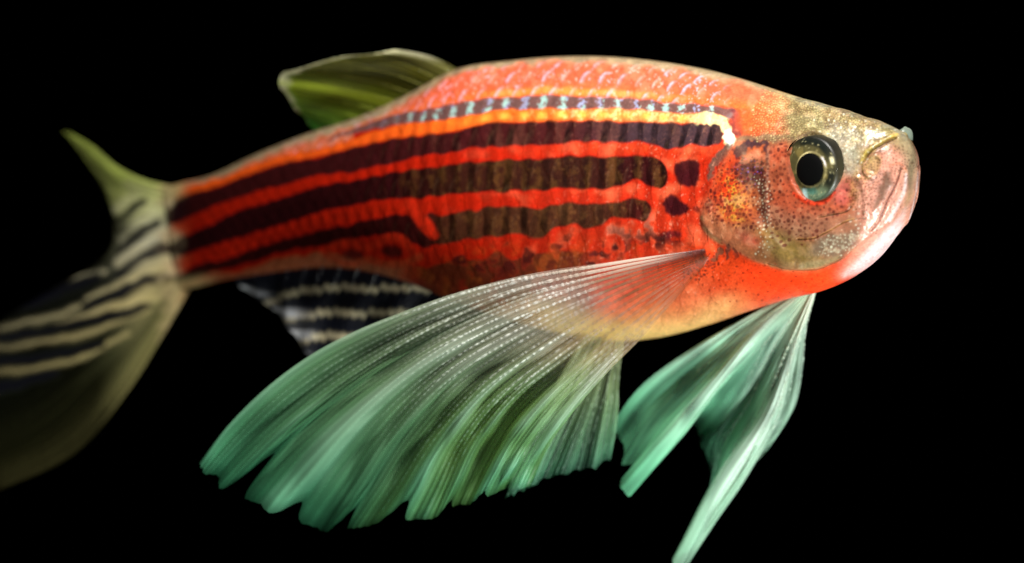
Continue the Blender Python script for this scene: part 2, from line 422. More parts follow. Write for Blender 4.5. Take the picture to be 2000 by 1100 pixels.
# muzzle: pink lips, pale snout
lay(poly([(1690, 330), (1720, 300), (1770, 290), (1810, 300), (1810, 400), (1740, 470), (1660, 540), (1630, 545), (1670, 490), (1690, 440), (1672, 400)], 8), lin(196, 136, 116), 0.95)
lay(poly([(1740, 270), (1770, 268), (1812, 300), (1812, 380), (1775, 380), (1765, 310)], 8), lin(146, 132, 100), 0.9)
lay(poly([(1770, 380), (1810, 360), (1800, 420), (1770, 440)], 8), lin(168, 148, 98), 0.8)
lay(poly([(1730, 335), (1742, 332), (1741, 358), (1722, 396), (1708, 414), (1702, 404), (1716, 370)], 3, 2, wf), lin(98, 72, 56), 0.9)
lay(poly([(1690, 500), (1730, 450), (1760, 440), (1740, 490), (1680, 540), (1660, 540)], 6), lin(230, 200, 200), 0.65)  # pale pink chin, its highlight painted in as well
lay(stroke([(1766, 340), (1762, 372), (1748, 402), (1735, 428)], [3, 5, 5, 6], 2.5), lin(240, 222, 222), 0.6)  # highlight on the lower lip, painted as a white line
lay(stroke([(1759, 329), (1752, 352), (1742, 374), (1731, 394), (1718, 424)], [3, 3.2, 3.2, 3, 2], 1.2), lin(96, 36, 16), 0.95)
lay(stroke([(1737, 325), (1748, 320), (1760, 323), (1766, 331)], 3, 1), lin(206, 120, 92), 0.8)
lay(stroke([(1650, 538), (1690, 504), (1722, 472), (1750, 438), (1768, 408)], [8, 14, 15, 12, 6], 8), lin(240, 216, 220), 0.4)  # painted highlight along the edge of the lower jaw
# nostril folds, yellow
gold = lin(186, 164, 74)
lay(poly([(1676, 320), (1690, 298), (1720, 278), (1745, 262), (1762, 262), (1740, 280), (1712, 296), (1700, 320), (1712, 345), (1700, 352), (1682, 350), (1668, 400), (1662, 380)], 7) * ss(-1.2, 1.2, n4 + n2), lin(176, 140, 74), 0.55)
lay(stroke([(1682, 318), (1692, 300), (1712, 286), (1735, 270), (1752, 263)], [3, 5, 5, 4, 3], 2), gold, 0.75)
lay(stroke([(1690, 306), (1712, 285), (1738, 271), (1752, 268)], 2.6, 1), lin(112, 88, 26), 0.9)
lay(stroke([(1712, 290), (1735, 280), (1752, 272)], [2.5, 2.5, 1.5], 1), lin(120, 96, 76), 0.85)
lay(stroke([(1712, 290), (1696, 302), (1686, 322), (1688, 340), (1698, 349)], 2.6, 1), lin(128, 98, 34), 0.85)
lay(poly(smooth_poly([(1690, 330), (1700, 308), (1716, 304), (1722, 318), (1712, 340), (1698, 344)]), 2), lin(166, 140, 84), 0.6)
# creases along the jaw
lay(stroke([(1600, 424), (1628, 419), (1652, 414), (1664, 404)], [2, 2.6, 2.6, 2], 1), lin(118, 78, 44), 0.9)
lay(stroke([(1558, 466), (1590, 464), (1620, 450), (1652, 432), (1668, 426)], [2, 2.4, 2.4, 2.4, 2], 1), lin(176, 122, 66), 0.8)
lay(stroke([(1502, 290), (1500, 340), (1498, 400), (1506, 450), (1530, 480)], 5, 3), lin(206, 186, 158), 0.15)
# eye ring: red lower lid
lay(stroke([(1552, 378), (1572, 392), (1594, 397), (1616, 392), (1632, 376)], [6, 9, 9, 8, 4], 2.5), lin(218, 60, 30), 0.9)
# dark pigment cells
not_eye = 1 - poly(smooth_poly([(1536, 325), (1552, 275), (1588, 258), (1624, 275), (1640, 325), (1624, 380), (1588, 396), (1552, 378)]), 3)
reg = poly([(1504, 290), (1545, 285), (1548, 360), (1600, 400), (1650, 380), (1650, 412), (1600, 430), (1600, 455), (1520, 470), (1500, 430)], 8)
lay(dots(260, reg * not_eye, 1.8, 4.0, 8.5), lin(84, 30, 24), 0.92)
reg = poly([(1385, 400), (1420, 340), (1500, 360), (1500, 440), (1470, 442), (1400, 430)], 6)
lay(dots(230, reg, 1.6, 3.8, 7), lin(84, 24, 24), 0.88)
reg = poly([(1380, 350), (1410, 320), (1440, 320), (1400, 400), (1375, 410)], 6)
lay(dots(40, reg, 1.4, 2.6, 7), lin(104, 26, 20), 0.8)
reg = poly([(1620, 240), (1700, 240), (1740, 265), (1690, 300), (1680, 350), (1650, 345), (1625, 290)], 7)
lay(dots(900, reg * not_eye, 0.9, 1.8, 3.8, 0.6), lin(84, 74, 42), 0.85)
reg = poly([(1662, 350), (1690, 340), (1706, 346), (1700, 380), (1690, 410), (1668, 400)], 5)
lay(dots(190, reg, 1.2, 2.5, 4.4, 0.6), lin(84, 48, 12), 0.95)
reg = poly([(1700, 310), (1740, 290), (1775, 300), (1785, 340), (1745, 330), (1715, 345), (1695, 345)], 6)
lay(dots(300, reg, 1.2, 2.2, 4.5, 0.6), lin(74, 50, 32), 0.9)
reg = poly([(1690, 360), (1720, 345), (1765, 350), (1740, 410), (1700, 450), (1690, 420)], 7)
lay(dots(150, reg, 1.0, 2.0, 5.5, 0.6), lin(104, 46, 34), 0.85)
reg = poly([(1500, 180), (1620, 205), (1720, 235), (1740, 255), (1620, 250), (1540, 265), (1480, 262), (1480, 220)], 8)
lay(dots(900, reg, 0.8, 1.7, 3.6, 0.6), lin(206, 190, 128), 0.6)
lay(dots(1500, reg, 0.8, 1.6, 3.2, 0.6), lin(76, 64, 36), 0.8)
reg = poly([(1385, 485), (1480, 510), (1600, 540), (1560, 575), (1400, 575), (1370, 540)], 10)
lay(dots(70, reg, 1.3, 2.6, 10), lin(120, 28, 14), 0.8)
reg = poly([(1340, 500), (1390, 498), (1400, 520), (1372, 540), (1340, 535)], 6)
lay(dots(60, reg, 1.6, 3.2, 5), lin(70, 24, 20), 0.85)
lay(stroke([(1408, 488), (1396, 508)], [10, 6], 2.5, wf, 2), lin(92, 58, 40), 0.85)
lay(stroke([(1424, 482), (1420, 502)], [11, 7], 2.5, wf, 2), lin(86, 46, 36), 0.85)
lay(stroke([(1436, 488), (1440, 504)], [9, 5], 2.5, wf, 2), lin(96, 40, 30), 0.8)
# end of the tail root: cream
root_cream = np.maximum(ss(375, 340, XX) * ss(yt + 36, yt + 16, YY), ss(-30, -10, fbel) * ss(440, 380, XX) * 0.8)
lay(ss(380, 316, XX + 6 * n10) * (1 - np.maximum(np.maximum(mS2, mS3), mS4)), lin(222, 132, 84), 0.85)
rootm = ss(352, 326, XX + 7 * n10 - 0.10 * (YY - 450))
lay(rootm, lin(226, 206, 158), 0.9)
for p_, w_ in (([(296, 442), (322, 428), (360, 408)], [14, 26, 40]), ([(310, 486), (335, 484), (368, 478)], [16, 26, 38]), ([(325, 546), (352, 543), (390, 536)], [16, 20, 24])):
    lay(stroke(p_, w_, 5, wn, 2) * ss(375, 350, XX), lin(40, 18, 22), 0.9)
lay(root_cream, lin(196, 178, 120), 0.85)
# grain everywhere
col *= np.clip(1 + 0.07 * n2 + 0.05 * n4, 0.6, 1.4)[..., None]

# ---- reflective cells (guanine plates) and relief
gl = np.zeros((H, W))
gl = np.maximum(gl, hook * ss(1330, 1400, XX) * 0.35)
gl = np.maximum(gl, 0.5 * dots(90, poly([(1470, 300), (1500, 330), (1500, 460), (1478, 440), (1485, 360)], 8), 1.2, 2.6, 6))
gl = np.maximum(gl, 0.5 * dots(200, crown * ss(1540, 1600, XX), 0.7, 1.4, 5))
spk = dots(150, poly([(1480, 345), (1500, 350), (1502, 480), (1488, 500), (1484, 400)], 5) + 0.4 * poly([(1600, 460), (1680, 450), (1660, 490), (1600, 498)], 5), 1.0, 2.2, 6)
lay(spk, lin(214, 206, 176), 0.65)
spk = dots(120, poly([(1600, 230), (1740, 255), (1700, 300), (1650, 330), (1620, 270)], 8) + 0.6 * poly([(1660, 415), (1690, 410), (1700, 440), (1670, 440)], 6), 0.8, 2.4, 8)
lay(spk, lin(232, 230, 206), 0.55); gl = np.maximum(gl, 0.4 * spk)

hgt = np.zeros((H, W))
hgt += 6 * poly(gill, 3.5) * ss(262, 300, YY) * ss(1470, 1440, XX - 0.9 * np.maximum(YY - 400, 0)) + 8 * ss(1440, 1560, XX - 0.9 * np.maximum(YY - 400, 0)) * poly(gill, 2.5) * ss(262, 300, YY) * 0.5
hgt += 1.3 * stroke([(1505, 290), (1500, 340), (1498, 400), (1508, 450), (1535, 485), (1590, 500)], 8, 5)
hgt -= 1.2 * stroke([(1486, 300), (1486, 400), (1494, 450)], 7, 5)
hgt -= 3.5 * stroke([(1761, 328), (1752, 352), (1742, 374), (1731, 394), (1716, 428), (1700, 450)], [5, 5, 5, 5, 4, 2], 2.5)
hgt += 1.6 * stroke([(1771, 340), (1764, 372), (1750, 402), (1736, 430), (1710, 462)], [10, 12, 12, 12, 8], 4)
hgt += 1.5 * stroke([(1736, 336), (1732, 362), (1716, 396), (1702, 414)], [12, 14, 14, 8], 4)
hgt -= 3 * stroke([(1600, 424), (1628, 419), (1652, 414), (1664, 404)], 3, 2)
hgt -= 3 * stroke([(1558, 466), (1590, 464), (1620, 450), (1652, 432), (1690, 424)], 3, 2)
hgt += 3 * stroke([(1664, 350), (1680, 350), (1690, 380), (1690, 420)], 8, 4)
hgt += 1.8 * stroke([(1682, 318), (1692, 300), (1712, 284), (1735, 268), (1756, 262)], [5, 7, 7, 6, 4], 3)
hgt -= 5 * stroke([(1690, 318), (1702, 298), (1724, 284), (1752, 270)], [4, 5, 5, 3], 2)
hgt += 4 * stroke([(1712, 306), (1722, 316), (1714, 338), (1698, 347), (1688, 334), (1690, 318)], 4, 2.5)
hgt -= 3 * poly(smooth_poly([(1694, 330), (1702, 312), (1714, 310), (1716, 322), (1708, 338)]), 2.5)
hgt += 5 * stroke([(1545, 300), (1566, 268), (1592, 258), (1622, 276), (1636, 310)], [7, 10, 10, 10, 7], 5)      # brow
hgt += 2 * stroke([(1546, 355), (1566, 386), (1594, 399), (1620, 390), (1636, 360)], [5, 7, 7, 7, 5], 4)          # lower lid
hgt -= 2.5 * poly(smooth_poly([(1543, 325), (1556, 280), (1588, 264), (1620, 280), (1634, 325), (1620, 372), (1588, 388), (1556, 372)]), 3)
hgt -= 3 * stroke([(1500, 514), (1550, 527), (1600, 527), (1648, 506)], 4, 2.5)
hgt += (0.25 * n4 + 0.25 * n10 + 0.10 * n2) * 0.7 * ss(1440, 1520, XX) * mh
hgt += 0.5 * n10 * mh * ss(1480, 1540, XX)
hgt += 7 * poly([(1392, 480), (1360, 484), (1330, 510), (1345, 540), (1380, 530), (1398, 505)], 9)   # fleshy root of the pectoral fin
hgt = blur(hgt, 0.8)

def sample(a, x, y):
    x = np.clip(x, 0, W - 1.001); y = np.clip(y, 0, H - 1.001)
    i, j = x.astype(int), y.astype(int); u, v = x - i, y - j
    if a.ndim == 3: u, v = u[..., None], v[..., None]
    return (a[j, i] * (1 - u) * (1 - v) + a[j, i + 1] * u * (1 - v) + a[j + 1, i] * (1 - u) * v + a[j + 1, i + 1] * u * v)

# ---------------------------------------------------------------- body: one continuous skin
#        dorsal x,y    ventral x,y   depth  half-width  roll
SEC = [(318, 370, 348, 564, -425, 0.4, 0),
       (345, 360, 372, 563, -412, 6, 0),
       (400, 347, 430, 549, -384, 23, 0),
       (500, 302, 535, 532, -335, 50, 0),
       (600, 262, 628, 522, -288, 74, 0),
       (700, 230, 712, 529, -242, 94, 0),
       (800, 185, 796, 551, -198, 112, 0),
       (900, 134, 888, 588, -156, 124, 0),
       (1000, 119, 984, 622, -118, 132, 0),
       (1100, 111, 1082, 650, -85, 136, 1),
       (1200, 112, 1180, 667, -55, 138, 2),
       (1300, 122, 1274, 661, -20, 138, 3),
       (1400, 140, 1370, 636, 28, 136, 5),
       (1480, 162, 1450, 608, 75, 131, 7),
       (1550, 184, 1520, 586, 122, 124, 9),
       (1620, 204, 1588, 569, 172, 114, 10),
       (1680, 222, 1648, 541, 216, 98, 10),
       (1725, 239, 1698, 503, 250, 80, 10),
       (1755, 251, 1735, 458, 272, 64, 9),
       (1772, 268, 1757, 412, 285, 50, 8),
       (1779, 292, 1770, 384, 291, 34, 8),
       (1781, 334, 1779, 345, 294, 4, 8)]
SEC = np.array(SEC, float)
cx, cy = (SEC[:, 0] + SEC[:, 2]) / 2, (SEC[:, 1] + SEC[:, 3]) / 2
arc = np.r_[0, np.cumsum(np.sqrt(np.diff(cx) ** 2 + np.diff(cy) ** 2 + np.diff(SEC[:, 4]) ** 2) + 0.35 * np.abs(np.diff(SEC[:, 3] - SEC[:, 1])))]
NT = 1180
tq = np.linspace(0, 1, NT)
ta = arc[-1] * (tq + 0.10 * np.sin(math.pi * tq) * 0 )       # even spacing along the spine
Q = hermite(arc, SEC, ta)
c3 = P((Q[:, 0] + Q[:, 2]) / 2, (Q[:, 1] + Q[:, 3]) / 2, Q[:, 4])
d3, v3 = P(Q[:, 0], Q[:, 1], Q[:, 4]), P(Q[:, 2], Q[:, 3], Q[:, 4])
upv = (d3 - v3) / 2
hh = np.linalg.norm(upv, axis=1, keepdims=True)
up = upv / np.maximum(hh, 1e-9)
cs = hermite(arc, c3[np.searchsorted(ta, arc - 1e-6).clip(0, NT - 1)], ta)
tan = np.gradient(cs, axis=0); tan /= np.linalg.norm(tan, axis=1, keepdims=True)
side = np.cross(tan, up); side /= np.linalg.norm(side, axis=1, keepdims=True)     # toward the viewer
side *= np.sign(-side[:, 1:2])
rr = np.radians(Q[:, 6])[:, None]
up2 = np.cos(rr) * up + np.sin(rr) * side
side2 = np.cos(rr) * side - np.sin(rr) * up
wd = Q[:, 5:6] * K
NN, NF = 400, 150
th_n = np.linspace(0, math.pi, NN, endpoint=False)
th_f = np.linspace(math.pi, 2 * math.pi, NF, endpoint=False)
th = np.r_[th_n, th_f]
def ring(theta):
    s, c = np.sin(theta), np.cos(theta)
    lat = np.sign(s) * np.abs(s) ** 0.92 * (1 - 0.10 * c)     # a little fuller below the middle
    return (c3[:, None] + hh[:, None] * c[None, :, None] * up2[:, None]
            + wd[:, None] * lat[None, :, None] * side2[:, None])
base = ring(th)
twin = ring(np.where(th > math.pi, 2 * math.pi - th, th))
cxv, cyv, _ = chart(twin)

# scales: overlapping plates in staggered rows along the flank
s_len = (ta[:, None] + 0 * th[None, :])
dist_t = np.interp(ta, arc, cx)
pitch = np.interp(dist_t, [320, 600, 1000, 1400], [27, 33, 41, 41])
phase = np.cumsum(np.gradient(ta) / pitch)[:, None]
thm = np.where(th > math.pi, 2 * math.pi - th, th)[None, :]
rowc = thm / math.pi * 15.0
sx = phase + 0 * thm; sy = rowc + 0 * phase
hbest = np.full(sx.shape, -1.0); edge = np.zeros(sx.shape); cell_id = np.zeros(sx.shape)
for jo in (-1, 0, 1, 2):
    j = np.floor(sy) + jo - 0
    off = 0.5 * np.mod(j, 2)
    for io in (-1, 0, 1, 2):
        i = np.floor(sx - off) + io
        dx = (i + off) - sx        # positive toward the tail of the plate
        dy = (sy - j) * 0.92
        d = np.hypot(dx * 0.95, dy)
        ins = d < 1.0
        hval = np.where(ins, 0.5 + 0.5 * dx, -1)
        take = hval > hbest
        hbest = np.where(take, hval, hbest)
        edge = np.where(take, ss(0.74, 0.96, d) * ss(0.15, 0.4, dx) * ss(0.12, -0.08, dy) * ss(-0.75, -0.5, dy), edge)  # upper half of the rear edge only, where light from above would glint
        cell_id = np.where(take, np.mod(np.sin(i * 12.9898 + j * 78.233) * 43758.5453, 1), cell_id)
scale_zone = ss(330, 420, cxv) * ss(1440, 1380, cxv) * ss(0.02, 0.10, thm / math.pi) * ss(0.97, 0.86, thm / math.pi)
hs = (hbest - 0.6) * 2.4 * scale_zone

colv = sample(col, cxv, cyv)
glv = sample(gl, cxv, cyv)
hv = sample(hgt, cxv, cyv) + hs
# plate glints painted into the colour: lavender-white on the back, blue-green on the first stripe, gold on the bright line
zb = sample(mb * ss(0.03, 0.25, fb), cxv, cyv) * scale_zone
z1 = sample(mS1, cxv, cyv) * scale_zone
on = (0.35 + 0.65 * cell_id)
fine = sample(n2, cxv * 1.0, cyv)
sparkle = 0.55 + 0.45 * ss(-0.8, 1.2, fine)
g1 = edge * zb * on * ss(420, 700, cxv) * sparkle
g1 = np.maximum(g1, 0.55 * ss(1.35, 2.3, fine + 0.5 * edge + 0.25 * hbest) * zb * ss(420, 700, cxv))
lav = np.where((cell_id > 0.4)[..., None], lin(246, 214, 246), lin(250, 236, 232))
colv = colv * (1 - 0.6 * g1[..., None]) + lav * 0.6 * g1[..., None]
g3 = ss(1.5, 2.3, fine + 0.6 * edge) * scale_zone * (1 - zb) * ss(1000, 1250, cxv) * 0.35 * (1 - 0.85 * sample(dk, cxv, cyv)) * (1 - sample(blob, cxv, cyv))
colv = colv * (1 - g3[..., None]) + lin(220, 150, 120) * g3[..., None]
colm = 0.5 + 0.5 * np.cos(2 * math.pi * (sx + 0.25))           # one column of plates after another
g2 = ss(0.6, 1.25, colm + 0.28 * fine + 0.2 * (cell_id - 0.5)) * ss(0.35, 0.95, z1) * ss(700, 860, cxv)
tint = np.where((cell_id > 0.5)[..., None], lin(166, 214, 206), lin(166, 180, 220))
colv = colv * (1 - 0.75 * g2[..., None]) + tint * 0.75 * g2[..., None]
darkz = sample(np.maximum(np.maximum(mS2, mS3), mS4), cxv, cyv) * scale_zone
colm2 = 0.5 + 0.5 * np.cos(2 * math.pi * (sx + 0.25 + 0.04 * sample(n10, cxv, cyv)))
colv *= (1 + (0.5 + 0.8 * cell_id) * (ss(0.05, 0.6, colm2) - 0.6) * darkz * ss(600, 900, cxv) * (0.5 + 0.5 * ss(-1, 1, sample(n10, cxv, cyv))))[..., None]
redz = (1 - darkz) * scale_zone * (1 - zb)
colv *= (1 + 0.42 * (colm2 - 0.5) * redz * ss(500, 800, cxv) * ss(540, 470, cyv))[..., None]
colv *= (1 + (0.16 * (cell_id - 0.5)) * scale_zone)[..., None]
g4 = edge * scale_zone * (1 - zb) * sparkle * (0.3 + 0.7 * cell_id) * ss(560, 900, cxv)
colv = colv * (1 - 0.12 * g4[..., None] * darkz[..., None]) + lin(140, 104, 74) * 0.12 * (g4 * darkz)[..., None]  # faint glints painted on plate edges in the dark stripes
headz = sample(mh, cxv, cyv) * 0.22
glv = np.clip(np.maximum(np.maximum(glv, headz), np.maximum(np.maximum(0.8 * g1, 0.5 * g4), 0.8 * g2)), 0, 1)

nrm = np.cross(np.gradient(base, axis=0), np.roll(base, -1, 1) - np.roll(base, 1, 1))
nrm /= np.linalg.norm(nrm, axis=-1, keepdims=True) + 1e-20
outw = base - c3[:, None]
nrm *= np.sign((nrm * outw).sum(-1).mean())
fade_end = ss(0, 12, np.arange(NT))[:, None] * ss(NT - 1, NT - 14, np.arange(NT))[:, None]
skin = base + nrm * (hv * fade_end * K)[..., None]
NV = len(th)
verts = np.concatenate([skin.reshape(-1, 3), c3[:1] , c3[-1:]])
faces = grid_faces(NT, NV, True)

m_skin, nt, N, L = material('fish_skin')
pb = N['Principled BSDF']
ac = N.new('ShaderNodeAttribute'); ac.attribute_name = 'pigment'
ag = N.new('ShaderNodeAttribute'); ag.attribute_name = 'plate'
tc = N.new('ShaderNodeTexCoord')
nz = N.new('ShaderNodeTexNoise'); nz.inputs['Scale'].default_value = 1 / (5 * K); nz.inputs['Detail'].default_value = 3
L.new(tc.outputs['Object'], nz.inputs['Vector'])
mr = N.new('ShaderNodeMapRange'); mr.inputs['From Min'].default_value = 0.3; mr.inputs['From Max'].default_value = 0.7
mr.inputs['To Min'].default_value = 0.86; mr.inputs['To Max'].default_value = 1.12
L.new(nz.outputs['Fac'], mr.inputs['Value'])
mx = N.new('ShaderNodeMix'); mx.data_type = 'RGBA'; mx.blend_type = 'MULTIPLY'; mx.inputs['Factor'].default_value = 1
L.new(ac.outputs['Color'], mx.inputs['A']); L.new(mr.outputs['Result'], mx.inputs['B'])
L.new(mx.outputs['Result'], pb.inputs['Base Color'])
ro = N.new('ShaderNodeMapRange'); ro.inputs['To Min'].default_value = 0.34; ro.inputs['To Max'].default_value = 0.22
L.new(ag.outputs['Fac'], ro.inputs['Value']); L.new(ro.outputs['Result'], pb.inputs['Roughness'])
me_ = N.new('ShaderNodeMath'); me_.operation = 'MULTIPLY'; me_.inputs[1].default_value = 0.15
L.new(ag.outputs['Fac'], me_.inputs[0]); L.new(me_.outputs[0], pb.inputs['Metallic'])
pb.inputs['Subsurface Weight'].default_value = 0.12
pb.inputs['Subsurface Radius'].default_value = (1.0, 0.35, 0.2)
pb.inputs['Subsurface Scale'].default_value = 12 * K
sp = N.new('ShaderNodeMapRange'); sp.inputs['To Min'].default_value = 0.22; sp.inputs['To Max'].default_value = 0.9
L.new(ag.outputs['Fac'], sp.inputs['Value']); L.new(sp.outputs['Result'], pb.inputs['Specular IOR Level'])
pb.inputs['Coat Weight'].default_value = 0.06
pb.inputs['Coat Roughness'].default_value = 0.18
bp = N.new('ShaderNodeBump'); bp.inputs['Strength'].default_value = 0.4; bp.inputs['Distance'].default_value = 1.5 * K
L.new(nz.outputs['Fac'], bp.inputs['Height']); L.new(bp.outputs['Normal'], pb.inputs['Normal'])

pig = np.concatenate([np.clip(colv, 0.002, 0.95).reshape(-1, 3), colv[0, :1], colv[-1, :1]])
pla = np.concatenate([glv.ravel(), [0, 0]])
# quads plus two small fans: the fans become quads with a repeated middle so that one array holds all
fan0 = np.array([[NT * NV, (2 * k + 2) % NV, 2 * k + 1, 2 * k] for k in range(NV // 2)])
fan1 = np.array([[NT * NV + 1, (NT - 1) * NV + 2 * k, (NT - 1) * NV + 2 * k + 1, (NT - 1) * NV + (2 * k + 2) % NV] for k in range(NV // 2)])
body = mesh_object('body', verts, np.concatenate([faces[:, ::-1], fan0, fan1]), m_skin, fish, {'pigment': pig, 'plate': pla})

# lookup on the near flank
nbx, nby, nbz = chart(skin[:, :NN])
def on_skin(x, y):
    d = (nbx - x) ** 2 + (nby - y) ** 2
    k = np.unravel_index(np.argmin(d), d.shape)
    return k

# ---------------------------------------------------------------- eyes
m_iris, nt, N, L = material('eye_iris')
pb = N['Principled BSDF']
a = N.new('ShaderNodeAttribute'); a.attribute_name = 'pigment'; L.new(a.outputs['Color'], pb.inputs['Base Color'])
pb.inputs['Roughness'].default_value = 0.42; pb.inputs['Metallic'].default_value = 0.12
m_pup, nt, N, L = material('eye_pupil')
pb = N['Principled BSDF']; pb.inputs['Base Color'].default_value = (0.002, 0.002, 0.002, 1); pb.inputs['Roughness'].default_value = 0.5
pb.inputs['Specular IOR Level'].default_value = 0.1
m_cor, nt, N, L = material('eye_cornea')
for n in list(N):
    if n.type == 'BSDF_PRINCIPLED': N.remove(n)
out = [n for n in N if n.type == 'OUTPUT_MATERIAL'][0]
tr = N.new('ShaderNodeBsdfTransparent'); gs = N.new('ShaderNodeBsdfGlossy'); gs.inputs['Roughness'].default_value = 0.03
fr = N.new('ShaderNodeFresnel'); fr.inputs['IOR'].default_value = 1.22
mxs = N.new('ShaderNodeMixShader')
L.new(fr.outputs[0], mxs.inputs[0]); L.new(tr.outputs[0], mxs.inputs[1]); L.new(gs.outputs[0], mxs.inputs[2]); L.new(mxs.outputs[0], out.inputs['Surface'])

def eye(center, nrm_, up_, R=62.0):
    n = nrm_ / np.linalg.norm(nrm_)
    u = up_ - n * (up_ @ n); u /= np.linalg.norm(u)
    r_ = np.cross(u, n)                       # forward along the head
    if r_[0] < 0: r_ = -r_
    na, nr = 96, 40
    def disc(r0, r1, hfun, nr=nr, fwd=0.0):
        rad = np.linspace(r0, r1, nr); an = np.linspace(0, 2 * math.pi, na, endpoint=False)
        RR, AA = np.meshgrid(rad, an, indexing='ij')
        p = (center + ((RR * np.cos(AA) + fwd) * K)[..., None] * r_ + (RR * np.sin(AA) * K)[..., None] * u + (hfun(RR) * K)[..., None] * n)
        return p, RR, AA
    p, RR, AA = disc(0.5, R * 1.10, lambda r: 14 * np.sqrt(np.clip(1 - (r / (R * 1.12)) ** 2, 0, 1)) - 8 - 420 * np.clip(r / R - 1.0, 0, 1))
    q = RR / R
    c = np.zeros(RR.shape + (3,)); c[:] = lin(84, 78, 46)
    X, Y = RR * np.cos(AA), RR * np.sin(AA)
    qp = np.hypot(X - 8.0, Y) / R
    rs = np.random.default_rng(3)
    streak = np.interp(AA, np.linspace(0, 2 * math.pi, 97), np.r_[(k := rs.standard_normal(96)), k[0]])
    streak2 = np.interp(AA, np.linspace(0, 2 * math.pi, 41), np.r_[(k := rs.standard_normal(40)), k[0]])
    def mixc(m, cc):
        nonlocal c
        c = c * (1 - m[..., None]) + lin(*cc) * m[..., None]
    ang = lambda a0, w_: ss(w_, w_ * 0.3, np.abs(np.mod(AA - a0 + math.pi, 2 * math.pi) - math.pi))
    mixc(0.5 * ss(0.0, 1.5, streak2) * ss(0.95, 0.8, q), (150, 132, 72))                                   # uneven old-gold ground
    mixc(ang(3.5, 1.3) * ss(0.64, 0.8, q) * 0.7, (134, 122, 70))
    mixc(ss(-0.25, -0.8, Y / R) * ss(0.56, 0.66, q) * 0.9, (112, 134, 106))                                # silvery green below
    mixc(ang(1.35, 1.5) * ss(0.66, 0.80, q), (16, 22, 17))                                                 # dark crescent above: shade of the brow painted into the iris
    mixc(ang(6.0, 0.55) * ss(0.70, 0.78, q) * ss(0.98, 0.92, q), (26, 28, 20))                              # dark blotch in front
    mixc(ang(0.36, 0.17) * ss(0.80, 0.86, q) * ss(0.99, 0.93, q), (246, 236, 190))  # painted highlight at the front of the iris
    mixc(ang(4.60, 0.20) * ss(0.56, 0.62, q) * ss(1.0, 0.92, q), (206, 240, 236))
    mixc(ang(4.95, 0.40) * ss(0.55, 0.60, q) * ss(0.85, 0.7, q) * 0.7, (96, 160, 140))
    mixc(ang(4.1, 0.9) * ss(0.80, 0.90, q) * ss(1.0, 0.93, q) * 0.5, (170, 180, 140))
    mixc(ss(0.045, 0.015, np.abs(qp - 0.525)) * (0.25 + 0.75 * ang(2.0, 0.8)), (232, 214, 150))             # thin bright ring round the pupil, highlight painted into its upper arc
    mixc(ss(0.045, 0.015, np.abs(qp - 0.525)) * ang(0.45, 0.35), (250, 240, 236))  # white catchlight painted on the ring
    fl_ = np.random.default_rng(9).random(RR.shape)
    mixc(ss(0.90, 1.0, fl_) * ss(0.6, 0.66, q) * 0.55, (214, 204, 150))
    mixc(ss(0.12, 0.0, fl_) * ss(0.6, 0.66, q) * 0.5, (40, 38, 24))
    mixc(ss(0.90, 1.0, q) * 0.8, (26, 24, 16))
    c *= (1 + 0.06 * streak)[..., None]
    f = grid_faces(nr, na, True)
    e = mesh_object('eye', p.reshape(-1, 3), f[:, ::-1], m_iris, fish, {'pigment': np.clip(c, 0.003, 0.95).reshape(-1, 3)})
    p2, _, _ = disc(0.3, R * 0.495, lambda r: 14.5 * np.sqrt(np.clip(1 - (r / (R * 1.12)) ** 2, 0, 1)) - 4.6 + 2.0 * (1 - (r / (R * 0.495)) ** 4), 16, 8.0)
    mesh_object('pupil', p2.reshape(-1, 3), grid_faces(16, na, True)[:, ::-1], m_pup, e)
    p3, _, _ = disc(0.3, R * 1.03, lambda r: 17 * np.sqrt(np.clip(1 - (r / (R * 1.10)) ** 2, 0, 1)) - 7, 30)
    mesh_object('cornea', p3.reshape(-1, 3), grid_faces(30, na, True)[:, ::-1], m_cor, e)
    return e
ki, kj = on_skin(1582, 332)
en = side2[ki] * 0.99 + 0.10 * up2[ki]
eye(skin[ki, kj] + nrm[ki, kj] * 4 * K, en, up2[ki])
# its twin on the far side of the head
kf = NN + int(np.argmin(np.abs(th_f - (2 * math.pi - th_n[kj]))))
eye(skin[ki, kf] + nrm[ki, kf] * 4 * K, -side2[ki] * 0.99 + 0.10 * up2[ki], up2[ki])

# ---------------------------------------------------------------- fins
def fin_material(name, rough=0.35, trans=0.2):
    m, nt, N, L = material(name)
    pb = N['Principled BSDF']
    out = [n for n in N if n.type == 'OUTPUT_MATERIAL'][0]
    ac = N.new('ShaderNodeAttribute'); ac.attribute_name = 'pigment'
    aa = N.new('ShaderNodeAttribute'); aa.attribute_name = 'cover'
    pb.inputs['Roughness'].default_value = rough
    pb.inputs['Specular IOR Level'].default_value = 0.4
    L.new(ac.outputs['Color'], pb.inputs['Base Color'])
    tl = N.new('ShaderNodeBsdfTranslucent'); L.new(ac.outputs['Color'], tl.inputs['Color'])
    m1 = N.new('ShaderNodeMixShader'); m1.inputs[0].default_value = trans
    L.new(pb.outputs[0], m1.inputs[1]); L.new(tl.outputs[0], m1.inputs[2])
    tp = N.new('ShaderNodeBsdfTransparent')
    m2 = N.new('ShaderNodeMixShader')
    L.new(aa.outputs['Fac'], m2.inputs[0]); L.new(tp.outputs[0], m2.inputs[1]); L.new(m1.outputs[0], m2.inputs[2])
    L.new(m2.outputs[0], out.inputs['Surface'])
    return m
m_web = fin_material('fin_web', 0.4, 0.22)
m_ray = fin_material('fin_ray_bone', 0.16, 0.15)

